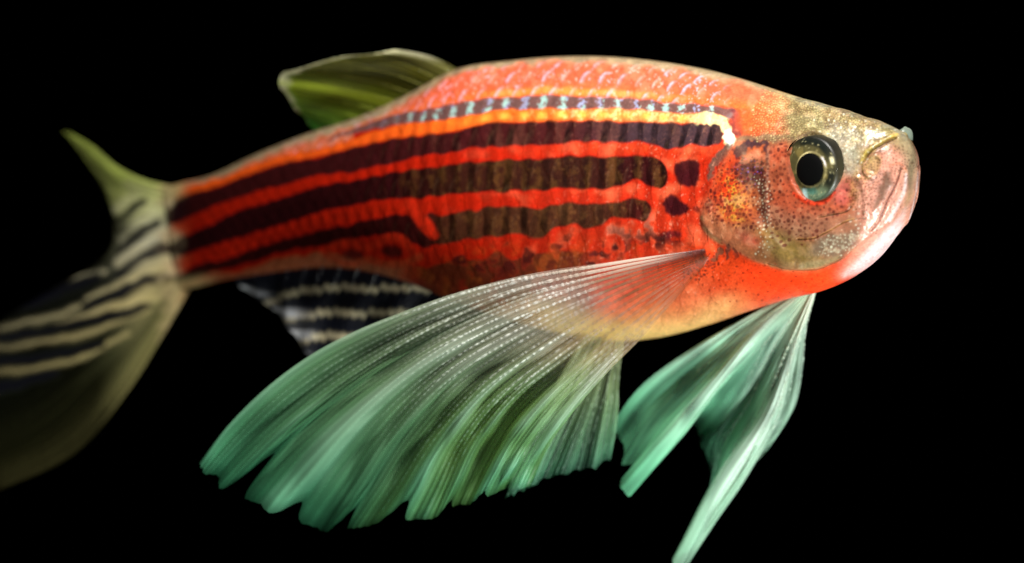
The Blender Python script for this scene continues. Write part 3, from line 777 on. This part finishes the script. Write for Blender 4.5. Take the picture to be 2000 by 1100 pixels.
def fin(name, guides, nrays, colour, density, fold=None, notch=None, ray_r=3.0, bead=9.0, levels=(0.34, 0.62), bead_from=0.12,
        nA=260, nR=220, corr=0.8, ray_col=None, ray_den=None, label=None, trim=None):
    G = np.array(guides, float)                        # guides x points x 3 (chart units)
    ng, npt, _ = G.shape
    a = np.linspace(0, 1, nA); r = np.linspace(0, 1, nR)
    # along each guide first, by its own length, then across
    GR = []
    for g in G:
        s = np.r_[0, np.cumsum(np.linalg.norm(np.diff(g, axis=0), axis=1))]; s /= s[-1]
        GR.append(hermite(s, g, r))
    GR = np.stack(GR)                                   # ng x nR x 3
    S = hermite(np.linspace(0, 1, ng), GR.reshape(ng, -1), a).reshape(nA, nR, 3)
    if notch is not None:                               # ragged margin: shorten along the ray
        k = notch(a)
        S2 = np.empty_like(S)
        for i in range(nA):
            rr_ = r * k[i]
            S2[i] = np.stack([np.interp(rr_, r, S[i, :, c]) for c in range(3)], -1)
        S = S2
    A, R = np.meshgrid(a, r, indexing='ij')
    pw = P(S[..., 0], S[..., 1], S[..., 2])
    n = grid_normals(pw)
    if n[..., 1].mean() > 0: n = -n
    if fold is not None:
        pw = pw + n * (fold(A, R) * K)[..., None]
    n = grid_normals(pw)
    if n[..., 1].mean() > 0: n = -n
    flat = pw.copy()
    nb = 4 if levels else 1
    pw = pw + n * (corr * np.cos(A * nrays * nb * 2 * math.pi + math.pi) * ss(0.05, 0.5, R) * K)[..., None]
    c = colour(A, R, S[..., 0], S[..., 1]); d = density(A, R, S[..., 0], S[..., 1])
    web = mesh_object(name, pw.reshape(-1, 3), grid_faces(nA, nR), m_web, fish,
                      {'pigment': np.clip(c, 0.002, 0.95).reshape(-1, 3), 'cover': np.clip(d, 0, 1).ravel()})
    if label: web['label'] = label
    rcol = ray_col or colour; rden = ray_den or (lambda A, R, X, Y: np.clip(density(A, R, X, Y) * 1.5, 0, 1))
    def at(av, rv):
        u = np.clip(av, 0, 1) * (nA - 1); v = np.clip(rv, 0, 1) * (nR - 1)
        i = np.minimum(u.astype(int), nA - 2); j = np.minimum(v.astype(int), nR - 2)
        fu, fv = (u - i)[:, None], (v - j)[:, None]
        def g(B): return B[i, j] * (1 - fu) * (1 - fv) + B[i + 1, j] * fu * (1 - fv) + B[i, j + 1] * (1 - fu) * fv + B[i + 1, j + 1] * fu * fv
        return g(flat), g(n), g(S)
    for k in range(nrays):
        ak = (k + 0.5) / nrays
        dl = 0.25 / nrays
        segs = []
        if levels:
            l1, l2 = levels[0] + 0.05 * rng.standard_normal(), levels[1] + 0.04 * rng.standard_normal()
            segs.append((lambda rv: ak + 0 * rv, 0.0, l1, 1.0))
            for s1 in (-1, 1):
                f1 = lambda rv, s1=s1: ak + s1 * dl * ss(l1, l1 + 0.18, rv)
                segs.append((f1, l1, l2, 0.85))
                for s2 in (-1, 1):
                    segs.append((lambda rv, s1=s1, s2=s2, f1=f1: f1(rv) + s2 * dl * 0.5 * ss(l2, l2 + 0.16, rv), l2, 0.995, 0.68))
        else:
            segs.append((lambda rv: ak + 0 * rv, 0.0, 0.99, 1.0))
        VV, FF, CC, DD = [], [], [], []
        off = 0
        for fa, r0, r1, sz in segs:
            q0, _, _ = at(fa(np.array([r0, r1])), np.array([r0, r1]))
            rv = np.linspace(r0, r1, 60)
            pp, _, _ = at(fa(rv), rv)
            ln = np.r_[0, np.cumsum(np.linalg.norm(np.diff(pp, axis=0), axis=1))] / K
            if ln[-1] < 3: continue
            m = int(max(ln[-1] / (bead / 4), 6))
            lq = np.linspace(0, ln[-1], m); rv = np.interp(lq, ln, rv); av = fa(rv)
            pp, nn, ss_ = at(av, rv)
            tg = np.gradient(pp, axis=0); tg /= np.linalg.norm(tg, axis=1, keepdims=True) + 1e-20
            bn = np.cross(tg, nn); bn /= np.linalg.norm(bn, axis=1, keepdims=True) + 1e-20
            lq2 = lq + bead * 0.35 * np.interp(lq, np.linspace(0, lq[-1] + 1, 24), rng.standard_normal(24))
            wob = 0.5 + 0.5 * np.cos(2 * math.pi * lq2 / bead)
            amp = ss(bead_from, bead_from + 0.15, rv)
            rad = ray_r * sz * (0.42 + 0.58 * ss(0.0, 0.26, rv)) * (1 - 0.45 * rv) * (1 - 0.55 * amp * (1 - wob))
            ns = 6
            an = np.arange(ns) * 2 * math.pi / ns
            v = pp[:, None] + (rad[:, None, None] * K) * (np.cos(an)[None, :, None] * bn[:, None] + np.sin(an)[None, :, None] * nn[:, None])
            VV.append(v.reshape(-1, 3)); FF.append(grid_faces(m, ns, True) + off); off += m * ns
            cc = rcol(av, rv, ss_[:, 0], ss_[:, 1]); dd = rden(av, rv, ss_[:, 0], ss_[:, 1])
            bi = np.floor(lq / bead + 0.5).astype(int)
            jit = rng.random(bi.max() + 2)
            dd = dd * (1 - 0.82 * amp * (1 - wob ** 1.5)) * (1 - amp * 0.75 * (1 - jit[bi] ** 0.7))
            CC.append(np.repeat(cc, ns, axis=0)); DD.append(np.repeat(dd, ns))
        if VV:
            mesh_object('fin_ray', np.concatenate(VV), np.concatenate(FF), m_ray, web,
                        {'pigment': np.clip(np.concatenate(CC), 0.002, 0.95), 'cover': np.clip(np.concatenate(DD), 0, 1)})
    return web

def ramp(x, knots):
    xs = [k[0] for k in knots]; cs_ = np.array([lin(*k[1]) for k in knots])
    return np.stack([np.interp(x, xs, cs_[:, i]) for i in range(3)], -1)

def streaks(seed, n, sm=1):
    rs = np.random.default_rng(seed); v = rs.standard_normal(n)
    def f(A, sh=0.0): return np.interp(np.mod(A + sh, 1.0), np.linspace(0, 1, n), v)
    return f

# near pectoral fin, spread wide over the belly
ki, kj = on_skin(1384, 494)
zb_ = float(nbz[ki, kj]) + 3
def gz(pts, zs): return [(x, y, z) for (x, y), z in zip(pts, zs)]
zp = [zb_ - 6, zb_ - 2, zb_ - 40, zb_ - 75, zb_ - 105, zb_ - 125, zb_ - 140]
zq = [zb_ - 6, zb_ + 4, zb_ - 5, zb_ - 25, zb_ - 45, zb_ - 60, zb_ - 70]
def zmix(f): return [a_ * (1 - f) + b_ * f for a_, b_ in zip(zp, zq)]
PEC = [gz([(1388, 485), (1200, 510), (1000, 543), (800, 605), (600, 700), (450, 830), (382, 920)], zmix(0)),
       gz([(1388, 488), (1200, 525), (1000, 573), (810, 655), (640, 762), (500, 880), (425, 957)], zmix(.12)),
       gz([(1387, 491), (1200, 540), (1000, 605), (830, 690), (680, 800), (565, 910), (497, 992)], zmix(.25)),
       gz([(1386, 495), (1210, 555), (1030, 635), (870, 730), (760, 840), (680, 955), (615, 1050)], zmix(.38)),
       gz([(1385, 500), (1220, 572), (1060, 660), (920, 760), (830, 860), (765, 960), (712, 1038)], zmix(.5)),
       gz([(1383, 505), (1230, 592), (1090, 685), (970, 780), (900, 870), (860, 955), (828, 1022)], zmix(.62)),
       gz([(1380, 510), (1240, 612), (1120, 703), (1020, 790), (960, 870), (925, 940), (897, 997)], zmix(.75)),
       gz([(1377, 515), (1250, 635), (1150, 720), (1070, 800), (1015, 870), (985, 920), (960, 972)], zmix(.88)),
       gz([(1374, 520), (1258, 655), (1190, 725), (1125, 800), (1082, 860), (1055, 910), (1035, 952)], zmix(1))]
st1, st2 = streaks(11, 64), streaks(12, 22)
pat_v = np.random.default_rng(8).standard_normal((30, 12))
def patch(A, R):
    u = np.clip(A, 0, 1) * 28.99; v = np.clip(R, 0, 1) * 10.99
    i = u.astype(int); j = v.astype(int); fu = ss(0, 1, u - i); fv = ss(0, 1, v - j)
    return (pat_v[i, j] * (1 - fu) * (1 - fv) + pat_v[i + 1, j] * fu * (1 - fv) + pat_v[i, j + 1] * (1 - fu) * fv + pat_v[i + 1, j + 1] * fu * fv)
def pec_wave(A, R):
    """folds: crests run along the rays, more of them toward the margin"""
    return 0.22 * patch(A, R) + 0.72 * (0.62 * np.sin(2 * math.pi * (3.3 * A + 0.16 * R) + 0.9) + 0.5 * np.sin(2 * math.pi * (7.3 * A - 0.22 * R) + 2.4)
            + 0.18 * np.sin(2 * math.pi * (13.1 * A + 0.3 * R) + 0.4 + 2 * np.sin(9 * A)) + 0.35 * np.sin(2 * math.pi * (1.7 * A + 0.8 * R) + 1.0))
def pec_col(A, R, X, Y):
    c = ramp(R, [(0, (190, 90, 56)), (0.12, (206, 150, 120)), (0.30, (206, 192, 176)), (0.48, (164, 172, 142)), (0.70, (124, 172, 120)), (1, (78, 172, 122))])
    warm = ss(0.35, 0.75, A) * ss(0.08, 0.2, R) * ss(0.58, 0.36, R)
    c = c * (1 - 0.75 * warm[..., None]) + lin(176, 138, 62) * 0.75 * warm[..., None]
    yel = ss(0.38, 0.6, A) * ss(0.4, 0.7, R) * 0.68 * ss(1.2, -0.6, pec_wave(A, R))
    c = c * (1 - yel[..., None]) + lin(120, 160, 52) * yel[..., None]
    pale = ss(0.1, 1.1, pec_wave(A, R)) * ss(0.25, 0.5, R)  # paler crests: shading of the folds painted into the colour
    c = c * (1 - 0.5 * pale[..., None]) + ramp(R, [(0, (226, 226, 214)), (0.5, (206, 214, 198)), (1, (132, 212, 168))]) * 0.5 * pale[..., None]
    return c * (1 + 0.10 * st1(A))[..., None]
def pec_den(A, R, X, Y):
    d = np.interp(R, [0, 0.06, 0.14, 0.3, 0.5, 0.8, 0.97, 1], [0.0, 0.02, 0.13, 0.38, 0.50, 0.54, 0.46, 0.20])
    wv = pec_wave(A, R)
    web_ = 0.5 - 0.5 * np.cos(2 * math.pi * A * 56)      # thinner between the ray branches
    d = d * (1 + 0.50 * wv * ss(0.25, 0.6, R)) * (1 - 0.16 * (1 - web_) * ss(0.35, 0.6, R)) + 0.03 * st1(A) * ss(0.2, 0.5, R)  # denser crests deepen the painted fold shading
    d = d * (1 - 0.45 * ss(0.25, 0.6, A) * ss(0.45, 0.2, R))
    return np.clip(d, 0.0, 0.9)
def pec_fold(A, R):
    return ss(0.2, 0.85, R) * 24 * pec_wave(A, R) + 5 * ss(0.1, 0.5, R) * np.sin(2 * math.pi * 5 * A)
def pec_notch(a):
    rs = np.random.default_rng(4)
    k = rs.random(24)
    f = 1 - 0.018 * hermite(np.linspace(0, 1, 24), k, a)
    for c_, dep, wd_ in ((0.185, 0.10, 0.020), (0.315, 0.05, 0.014), (0.425, 0.06, 0.014), (0.555, 0.065, 0.020), (0.69, 0.035, 0.016), (0.83, 0.03, 0.02)):
        u = (a - c_) / wd_
        f -= dep * np.exp(-np.where(u < 0, u * u * 0.5, u * u * 2.2))
    teeth = np.interp(a, np.linspace(0, 1, 113), rs.random(113) * (np.arange(113) % 2))
    return f - 0.006 * teeth
def pec_ray_col(A, R, X, Y):
    c = ramp(R, [(0, (74, 28, 18)), (0.10, (92, 42, 26)), (0.22, (160, 120, 92)), (0.30, (250, 246, 240)), (0.55, (240, 246, 234)), (0.8, (170, 214, 184)), (1, (96, 190, 146))])
    lead = ss(0.3, 0.05, A) * ss(0.03, 0.12, R) * ss(0.35, 0.25, R)
    c = c * (1 - lead[..., None]) + lin(220, 206, 190) * lead[..., None]
    low = ss(0.3, 0.55, A) * ss(0.46, 0.34, R)
    return c * (1 - 0.8 * low[..., None]) + lin(112, 66, 30) * 0.8 * low[..., None]
def pec_ray_den(A, R, X, Y):
    d = np.interp(R, [0, 0.1, 0.3, 0.5, 0.8, 1], [0.75, 0.75, 1.0, 0.95, 0.4, 0.08]) * (1 - 0.45 * ss(0.45, 0.9, A))
    gl_ = 0.62 + 0.55 * np.sin(5.1 * R + 23 * A + 3 * np.sin(11 * A)) * ss(0.3, 0.45, R)  # bead glints imitated by patches of denser white ray
    return d * np.clip(0.7 + 0.5 * pec_wave(A, R) * ss(0.3, 0.5, R), 0.1, 1) * np.clip(gl_ + 0.5 * ss(0.5, 0.1, A) * ss(0.62, 0.42, R), 0.15, 1)
fin('pectoral_fin', PEC, 14, pec_col, pec_den, pec_fold, pec_notch, ray_r=3.9, bead=13, levels=(0.24, 0.5), bead_from=0.16, nA=420, nR=260, ray_col=pec_ray_col, ray_den=pec_ray_den,
    label='wide pale green near pectoral fin with beaded rays and ragged edge')

# far pectoral fin, hanging below the throat
FAR = [gz([(1592, 552), (1490, 602), (1350, 690), (1250, 770), (1193, 850)], [70, 20, -20, -60, -90]),
       gz([(1593, 552), (1500, 612), (1375, 728), (1290, 812), (1212, 918)], [70, 30, 10, -20, -50]),
       gz([(1594, 552), (1508, 622), (1405, 748), (1335, 845), (1233, 966)], [70, 36, 24, 6, -20]),
       gz([(1594, 552), (1518, 640), (1440, 740), (1385, 800), (1346, 834)], [70, 30, -10, -60, -110]),
       gz([(1595, 552), (1528, 650), (1462, 770), (1405, 860), (1386, 945)], [70, 20, -50, -110, -150]),
       gz([(1595, 552), (1540, 680), (1485, 800), (1395, 935), (1324, 1098)], [70, 30, 0, -20, -40]),
       gz([(1596, 552), (1554, 680), (1526, 800), (1462, 922), (1352, 1088)], [70, 36, 20, 0, -30]),
       gz([(1597, 552), (1566, 660), (1550, 740), (1532, 800), (1480, 880)], [70, 30, 20, 10, -10]),
       gz([(1598, 552), (1572, 640), (1558, 705), (1552, 760), (1543, 810)], [70, 20, 0, -20, -40])]
st3, st4 = streaks(21, 60), streaks(22, 20)
def far_col(A, R, X, Y):
    c = ramp(R, [(0, (190, 214, 176)), (0.3, (176, 220, 190)), (0.6, (140, 212, 172)), (1, (116, 208, 158))])
    pale = ss(0.55, 0.7, A)
    c = c * (1 - 0.7 * pale[..., None]) + lin(164, 184, 166) * 0.7 * pale[..., None]
    cr = ss(0.2, 1.0, np.sin(2 * math.pi * (4.3 * A + 0.2 * R) + 1)) * ss(0.9, 0.5, R)  # fold crests whitened in the colour, as if catching light
    c = c * (1 - 0.5 * cr[..., None]) + lin(214, 236, 218) * 0.5 * cr[..., None]
    return c * (1 + 0.08 * st3(A))[..., None]
def far_den(A, R, X, Y):
    web_ = 0.5 - 0.5 * np.cos(2 * math.pi * A * 36)
    d = 0.76 - 0.10 * (1 - web_) * ss(0.3, 0.6, R) - 0.25 * ss(0.85, 1, R) - 0.40 * ss(0.27, 0.36, A) * ss(0.62, 0.52, A) * ss(0.15, 0.4, R) + 0.1 * st4(A) * ss(0.2, 0.5, R) + 0.04 * st3(A)
    return np.clip(d * (1 + 0.28 * patch(A, R)), 0.1, 0.95)
fin('pectoral_fin', FAR, 9, far_col, far_den, lambda A, R: ss(0.15, 0.8, R) * (15 * np.sin(2 * math.pi * (4.3 * A + 0.2 * R) + 1) + 6 * np.sin(2 * math.pi * 9 * A + 3 * R)),
    lambda a: 1 - 0.012 * np.interp(a, np.linspace(0, 1, 61), np.random.default_rng(5).random(61) * (np.arange(61) % 2)) - 0.02 * np.abs(np.interp(a, np.linspace(0, 1, 15), np.random.default_rng(6).standard_normal(15))), ray_r=3.6, bead=12, nA=300, nR=200,
    ray_col=lambda A, R, X, Y: ramp(R, [(0, (214, 224, 196)), (0.5, (206, 226, 206)), (1, (150, 214, 180))]),
    ray_den=lambda A, R, X, Y: np.interp(R, [0, 0.4, 0.8, 1], [0.8, 0.75, 0.45, 0.2]) * (0.4 + 0.6 * ss(0.4, 0.6, A)),
    label='mint green far pectoral fin hanging in two folds below the throat')

# pelvic fin under the belly
PEL = [gz([(1150, 640), (1085, 750), (1030, 860), (985, 975)], [-20, -10, 0, 5]),
       gz([(1170, 642), (1112, 760), (1062, 860), (1020, 962)], [-22, -14, -8, -4]),
       gz([(1188, 646), (1140, 770), (1100, 860), (1066, 938)], [-25, -20, -16, -14]),
       gz([(1202, 650), (1172, 770), (1148, 850), (1128, 922)], [-30, -28, -26, -26]),
       gz([(1212, 652), (1196, 760), (1184, 840), (1172, 912)], [-34, -36, -38, -40]),
       gz([(1222, 655), (1208, 740), (1204, 815), (1188, 892)], [-38, -44, -50, -54])]
st5 = streaks(31, 40)
fin('pelvic_fin', PEL, 8, lambda A, R, X, Y: ramp(R, [(0, (150, 150, 96)), (0.4, (150, 176, 120)), (1, (96, 180, 136))]) * (1 + 0.12 * st5(A))[..., None],
    lambda A, R, X, Y: np.clip((0.30 + 0.16 * st5(A)) * (1 - 0.5 * ss(0.9, 1, R)), 0.05, 0.7), lambda A, R: ss(0.1, 0.8, R) * 8 * np.sin(2 * math.pi * 4.5 * A),
    lambda a: 1 - 0.02 * np.abs(np.sin(a * 30)), ray_r=3.0, bead=11, nA=200, nR=150,
    ray_col=lambda A, R, X, Y: ramp(R, [(0, (190, 190, 150)), (1, (150, 206, 176))]), ray_den=lambda A, R, X, Y: 0.6 - 0.4 * R,
    label='small translucent green pelvic fin behind the near pectoral fin')

# anal fin, dark with cream stripes
ANA = [gz([(905, 570), (892, 580), (880, 588), (868, 596)], [-149, -150, -151, -152]),
       gz([(830, 545), (812, 570), (796, 595), (780, 618)], [-182, -183, -184, -185]),
       gz([(750, 520), (724, 570), (704, 612), (688, 656)], [-222, -223, -224, -225]),
       gz([(670, 510), (645, 570), (628, 630), (612, 694)], [-265, -266, -267, -268]),
       gz([(595, 512), (580, 560), (575, 600), (572, 650)], [-304, -305, -306, -307]),
       gz([(520, 524), (517, 550), (524, 575), (535, 604)], [-342, -343, -344, -345]),
       gz([(462, 534), (458, 542), (462, 552), (470, 562)], [-369, -370, -371, -372])]
rs_ = np.random.default_rng(77)
ana_off = rs_.standard_normal(40) * 1.6
def ana_col(A, R, X, Y):
    k = A * 26; i = np.floor(k).astype(int) % 40
    yy = Y + ana_off[i] + 7 * (k - np.floor(k) - 0.5)
    lift = np.interp(X, [440, 500, 527, 560, 600, 640], [-60, -40, -26, -12, -3, 0])
    c = np.zeros(np.shape(R) + (3,)); c[:] = lin(20, 23, 34)
    for y0, wdt in ((563, 5), (611, 5.5), (657, 6), (702, 6)):
        m = ss(wdt + 5, wdt - 5, np.abs(yy + lift - y0)) * ss(0.06, 0.2, R) * (0.8 + 0.2 * np.abs(np.sin(i * 2.3)))
        c = c * (1 - m[..., None]) + lin(224, 212, 172) * m[..., None]
    edge_ = ss(0.50, 0.85, R) * (0.08 + 0.92 * ss(-0.1, 0.5, np.sin(Y * 0.145 + 0.9))) * ss(0.48, 0.62, A)
    return c * (1 - edge_[..., None]) + lin(244, 247, 252) * edge_[..., None]
fin('anal_fin', ANA, 13, ana_col, lambda A, R, X, Y: np.full(np.shape(R), 0.95), lambda A, R: 4 * np.sin(2 * math.pi * 6 * A) * R, None, ray_r=2.6, bead=10, levels=(0.5, 0.8), nA=220, nR=140,
    label='black anal fin with cream stripes and bluish white edge')

# dorsal fin
DOR = [gz([(900, 138), (845, 112), (805, 102), (770, 97)], [-151, -152, -153, -154]),
       gz([(862, 158), (790, 126), (730, 112), (668, 113)], [-167, -168, -169, -170]),
       gz([(825, 178), (740, 150), (650, 138), (575, 135)], [-184, -185, -186, -187]),
       gz([(780, 200), (700, 180), (620, 165), (546, 154)], [-206, -207, -208, -209]),
       gz([(725, 226), (665, 208), (610, 195), (556, 184)], [-235, -236, -237, -238]),
       gz([(672, 244), (636, 232), (606, 222), (580, 214)], [-263, -264, -265, -266]),
       gz([(620, 262), (614, 256), (608, 250), (602, 244)], [-292, -293, -294, -295])]
st6 = streaks(41, 30)
def dor_col(A, R, X, Y):
    c = ramp(A, [(0, (150, 148, 80)), (0.18, (92, 90, 22)), (0.40, (64, 66, 10)), (0.54, (146, 162, 40)), (0.75, (124, 160, 44)), (1, (80, 180, 70))])
    c = c * (1 + 0.22 * st6(A) + 0.16 * np.cos(2 * math.pi * A * 18))[..., None]
    e_ = np.maximum(ss(0.90, 0.96, R + 0.025 * st6(A)) * np.clip(0.6 + 0.4 * st6(A, 0.37), 0.15, 1), ss(0.07, 0.02, A) * ss(0.2, 0.6, R))
    return c * (1 - e_[..., None]) + lin(226, 222, 176) * e_[..., None]
fin('dorsal_fin', DOR, 9, dor_col, lambda A, R, X, Y: np.clip(0.66 + 0.3 * ss(0.86, 0.93, R) - 0.25 * ss(0.85, 1, A) * ss(0.5, 1, R) + 0.08 * st6(A), 0, 0.95),
    lambda A, R: 4 * np.sin(2 * math.pi * 4 * A) * R, None, ray_r=2.2, bead=12, levels=(0.45, 0.75), nA=200, nR=140,
    ray_col=lambda A, R, X, Y: dor_col(A, R, X, Y) * 0.6 + 0.4 * lin(190, 190, 90), ray_den=lambda A, R, X, Y: 0.6 - 0.2 * R, label='olive green dorsal fin with cream margin')

# tail fin, forked, twisting away
TAI = [gz([(352, 366), (285, 352), (232, 328), (180, 285), (133, 257)], [-420, -426, -434, -442, -451]),
       gz([(342, 384), (280, 372), (232, 356), (186, 322), (132, 266)], [-423, -434, -445, -456, -465]),
       gz([(336, 408), (290, 404), (252, 402), (226, 398), (210, 386)], [-425, -437, -451, -462, -470]),
       gz([(332, 436), (292, 442), (258, 448), (236, 448), (222, 438)], [-426, -440, -454, -468, -476]),
       gz([(330, 464), (285, 486), (245, 502), (212, 510), (186, 518)], [-426, -440, -454, -468, -479]),
       gz([(332, 494), (255, 540), (170, 582), (75, 620), (-40, 662)], [-426, -440, -454, -468, -482]),
       gz([(340, 522), (262, 600), (170, 665), (70, 740), (-60, 800)], [-426, -437, -448, -459, -470]),
       gz([(354, 546), (290, 630), (205, 735), (100, 835), (-40, 905)], [-425, -431, -437, -442, -448]),
       gz([(376, 556), (322, 648), (248, 765), (150, 880), (-20, 964)], [-421, -423, -426, -428, -431])]
st7 = streaks(51, 40)
TS = np.zeros((H, W)); TC = np.zeros((H, W))
for pts, wdt in (([(301, 414), (268, 440), (238, 466)], [30, 24, 18]), ([(322, 448), (272, 480), (230, 514)], [24, 26, 18]), ([(318, 520), (264, 538), (215, 562), (170, 584)], [22, 20, 16, 12]),
                 ([(300, 578), (230, 598), (163, 617), (110, 632)], [34, 26, 18, 12]), ([(0, 642), (69, 627), (138, 606), (185, 584)], [12, 14, 12, 8]),
                 ([(0, 680), (104, 664), (173, 652), (240, 624), (290, 606)], [14, 15, 16, 16, 14]), ([(0, 726), (90, 716), (170, 694), (250, 650)], [16, 16, 16, 14]),
                 ([(0, 590), (80, 566), (150, 545), (205, 530)], [8, 10, 12, 10]), ([(340, 372), (290, 368), (250, 362)], [26, 34, 30]), ([(268, 378), (227, 410)], [34, 24])):
    TC = np.maximum(TC, stroke(pts, [q_ * 0.8 for q_ in wdt], 8, wn, 1.2))
for pts, wdt in (([(232, 432), (258, 410), (280, 394)], [6, 12, 10]), ([(232, 490), (268, 460), (306, 436)], [8, 13, 13]), ([(228, 540), (272, 506), (325, 480)], [8, 14, 20]),
                 ([(165, 600), (225, 574), (278, 550), (330, 543), (380, 546)], [10, 16, 16, 18, 12]), ([(0, 660), (80, 648), (140, 634), (242, 614), (290, 598)], [14, 14, 15, 14, 8]),
                 ([(0, 706), (60, 702), (110, 692), (200, 672)], [16, 16, 16, 12]), ([(0, 758), (60, 744), (110, 730)], [24, 22, 14]), ([(0, 612), (60, 596), (130, 566), (190, 540)], [12, 14, 14, 12])):
    TS = np.maximum(TS, stroke(pts, [q_ * 1.2 for q_ in wdt], 5, wn, 1.5))
TC *= 1 - TS
tz = np.clip
def tai_s(a, X, Y): return sample(a, np.clip(X, 0, W - 2), np.clip(Y, 0, H - 2))
def tai_col(A, R, X, Y):
    c = ramp(A, [(0, (206, 222, 104)), (0.2, (222, 230, 132)), (0.35, (130, 130, 96)), (0.58, (70, 74, 62)), (0.75, (64, 70, 48)), (0.88, (104, 104, 62)), (1, (176, 168, 104))])
    c = c * (1 + 0.15 * st7(A))[..., None]
    m = np.maximum(tai_s(TC, X, Y), 0.8 * ss(215, 300, X) * ss(0.95, 0.7, A))[..., None]
    cream = ramp(A, [(0, (206, 214, 120)), (0.25, (232, 232, 170)), (0.45, (250, 244, 206)), (0.7, (226, 208, 146)), (1, (206, 196, 124))])
    c = c * (1 - m) + cream * m
    m = tai_s(TS, X, Y)[..., None]
    c = c * (1 - 0.95 * m) + lin(18, 18, 32) * 0.95 * m
    b_ = ss(300, 338, X + 5 * np.sin(Y * 0.21) + 6 * np.sin(Y * 0.07))[..., None]
    return c * (1 - b_) + tai_s(col, X, Y) * b_
def tai_den(A, R, X, Y):
    root = ss(180, 275, X)
    d = (0.22 + 0.08 * st7(A)) + 0.73 * root * (1 - 0.45 * ss(0.7, 0.95, A)) + 0.45 * ss(0.30, 0.12, A)
    d = d - 0.12 * ss(0.5, 0.9, R) * ss(0.5, 0.7, A) + 0.24 * ss(0.84, 0.99, A) * ss(0.6, 0.05, R) - 0.14 * ss(0.3, 0.6, R) * ss(0.6, 0.8, A)
    d = np.maximum(d, np.maximum(0.70 * tai_s(TC, X, Y) * ss(-160, 220, X) + 0.08, 0.6 * tai_s(TS, X, Y)))
    return np.clip(d * (1 - 0.5 * ss(0.92, 1.0, R)), 0.05, 0.96)
fin('tail_fin', TAI, 15, tai_col, tai_den, lambda A, R: 5 * np.sin(2 * math.pi * 4 * A) * R, None, ray_r=2.8, bead=12, levels=(0.4, 0.7), nA=300, nR=200,
    label='forked cream tail fin with dark slanting stripes, fading out of focus')

# nostril flap standing up on the far side of the snout
m_flap = fin_material('nostril_skin', 0.25, 0.3)
tt, aa_ = np.meshgrid(np.linspace(0, 1, 14), np.linspace(0, 2 * math.pi, 28, endpoint=False), indexing='ij')
prof_r = np.sqrt(np.clip(1 - tt ** 2.6, 0, 1)) * (1 - 0.15 * tt)
fx = 1762 + 21 * prof_r * np.cos(aa_) + 6 * tt + 1.5 * np.sin(3 * aa_) * tt
fy = 276 - 28 * tt - 3 * prof_r * np.cos(aa_) + 1.2 * np.sin(2 * aa_ + 1)
fz = 222 + 14 * prof_r * np.sin(aa_)
fl = P(fx, fy, fz)
mesh_object('nostril_flap', fl.reshape(-1, 3), grid_faces(14, 28, True), m_flap, fish,
            {'pigment': np.tile(lin(150, 164, 148), (14 * 28, 1)), 'cover': np.full(14 * 28, 0.55)})
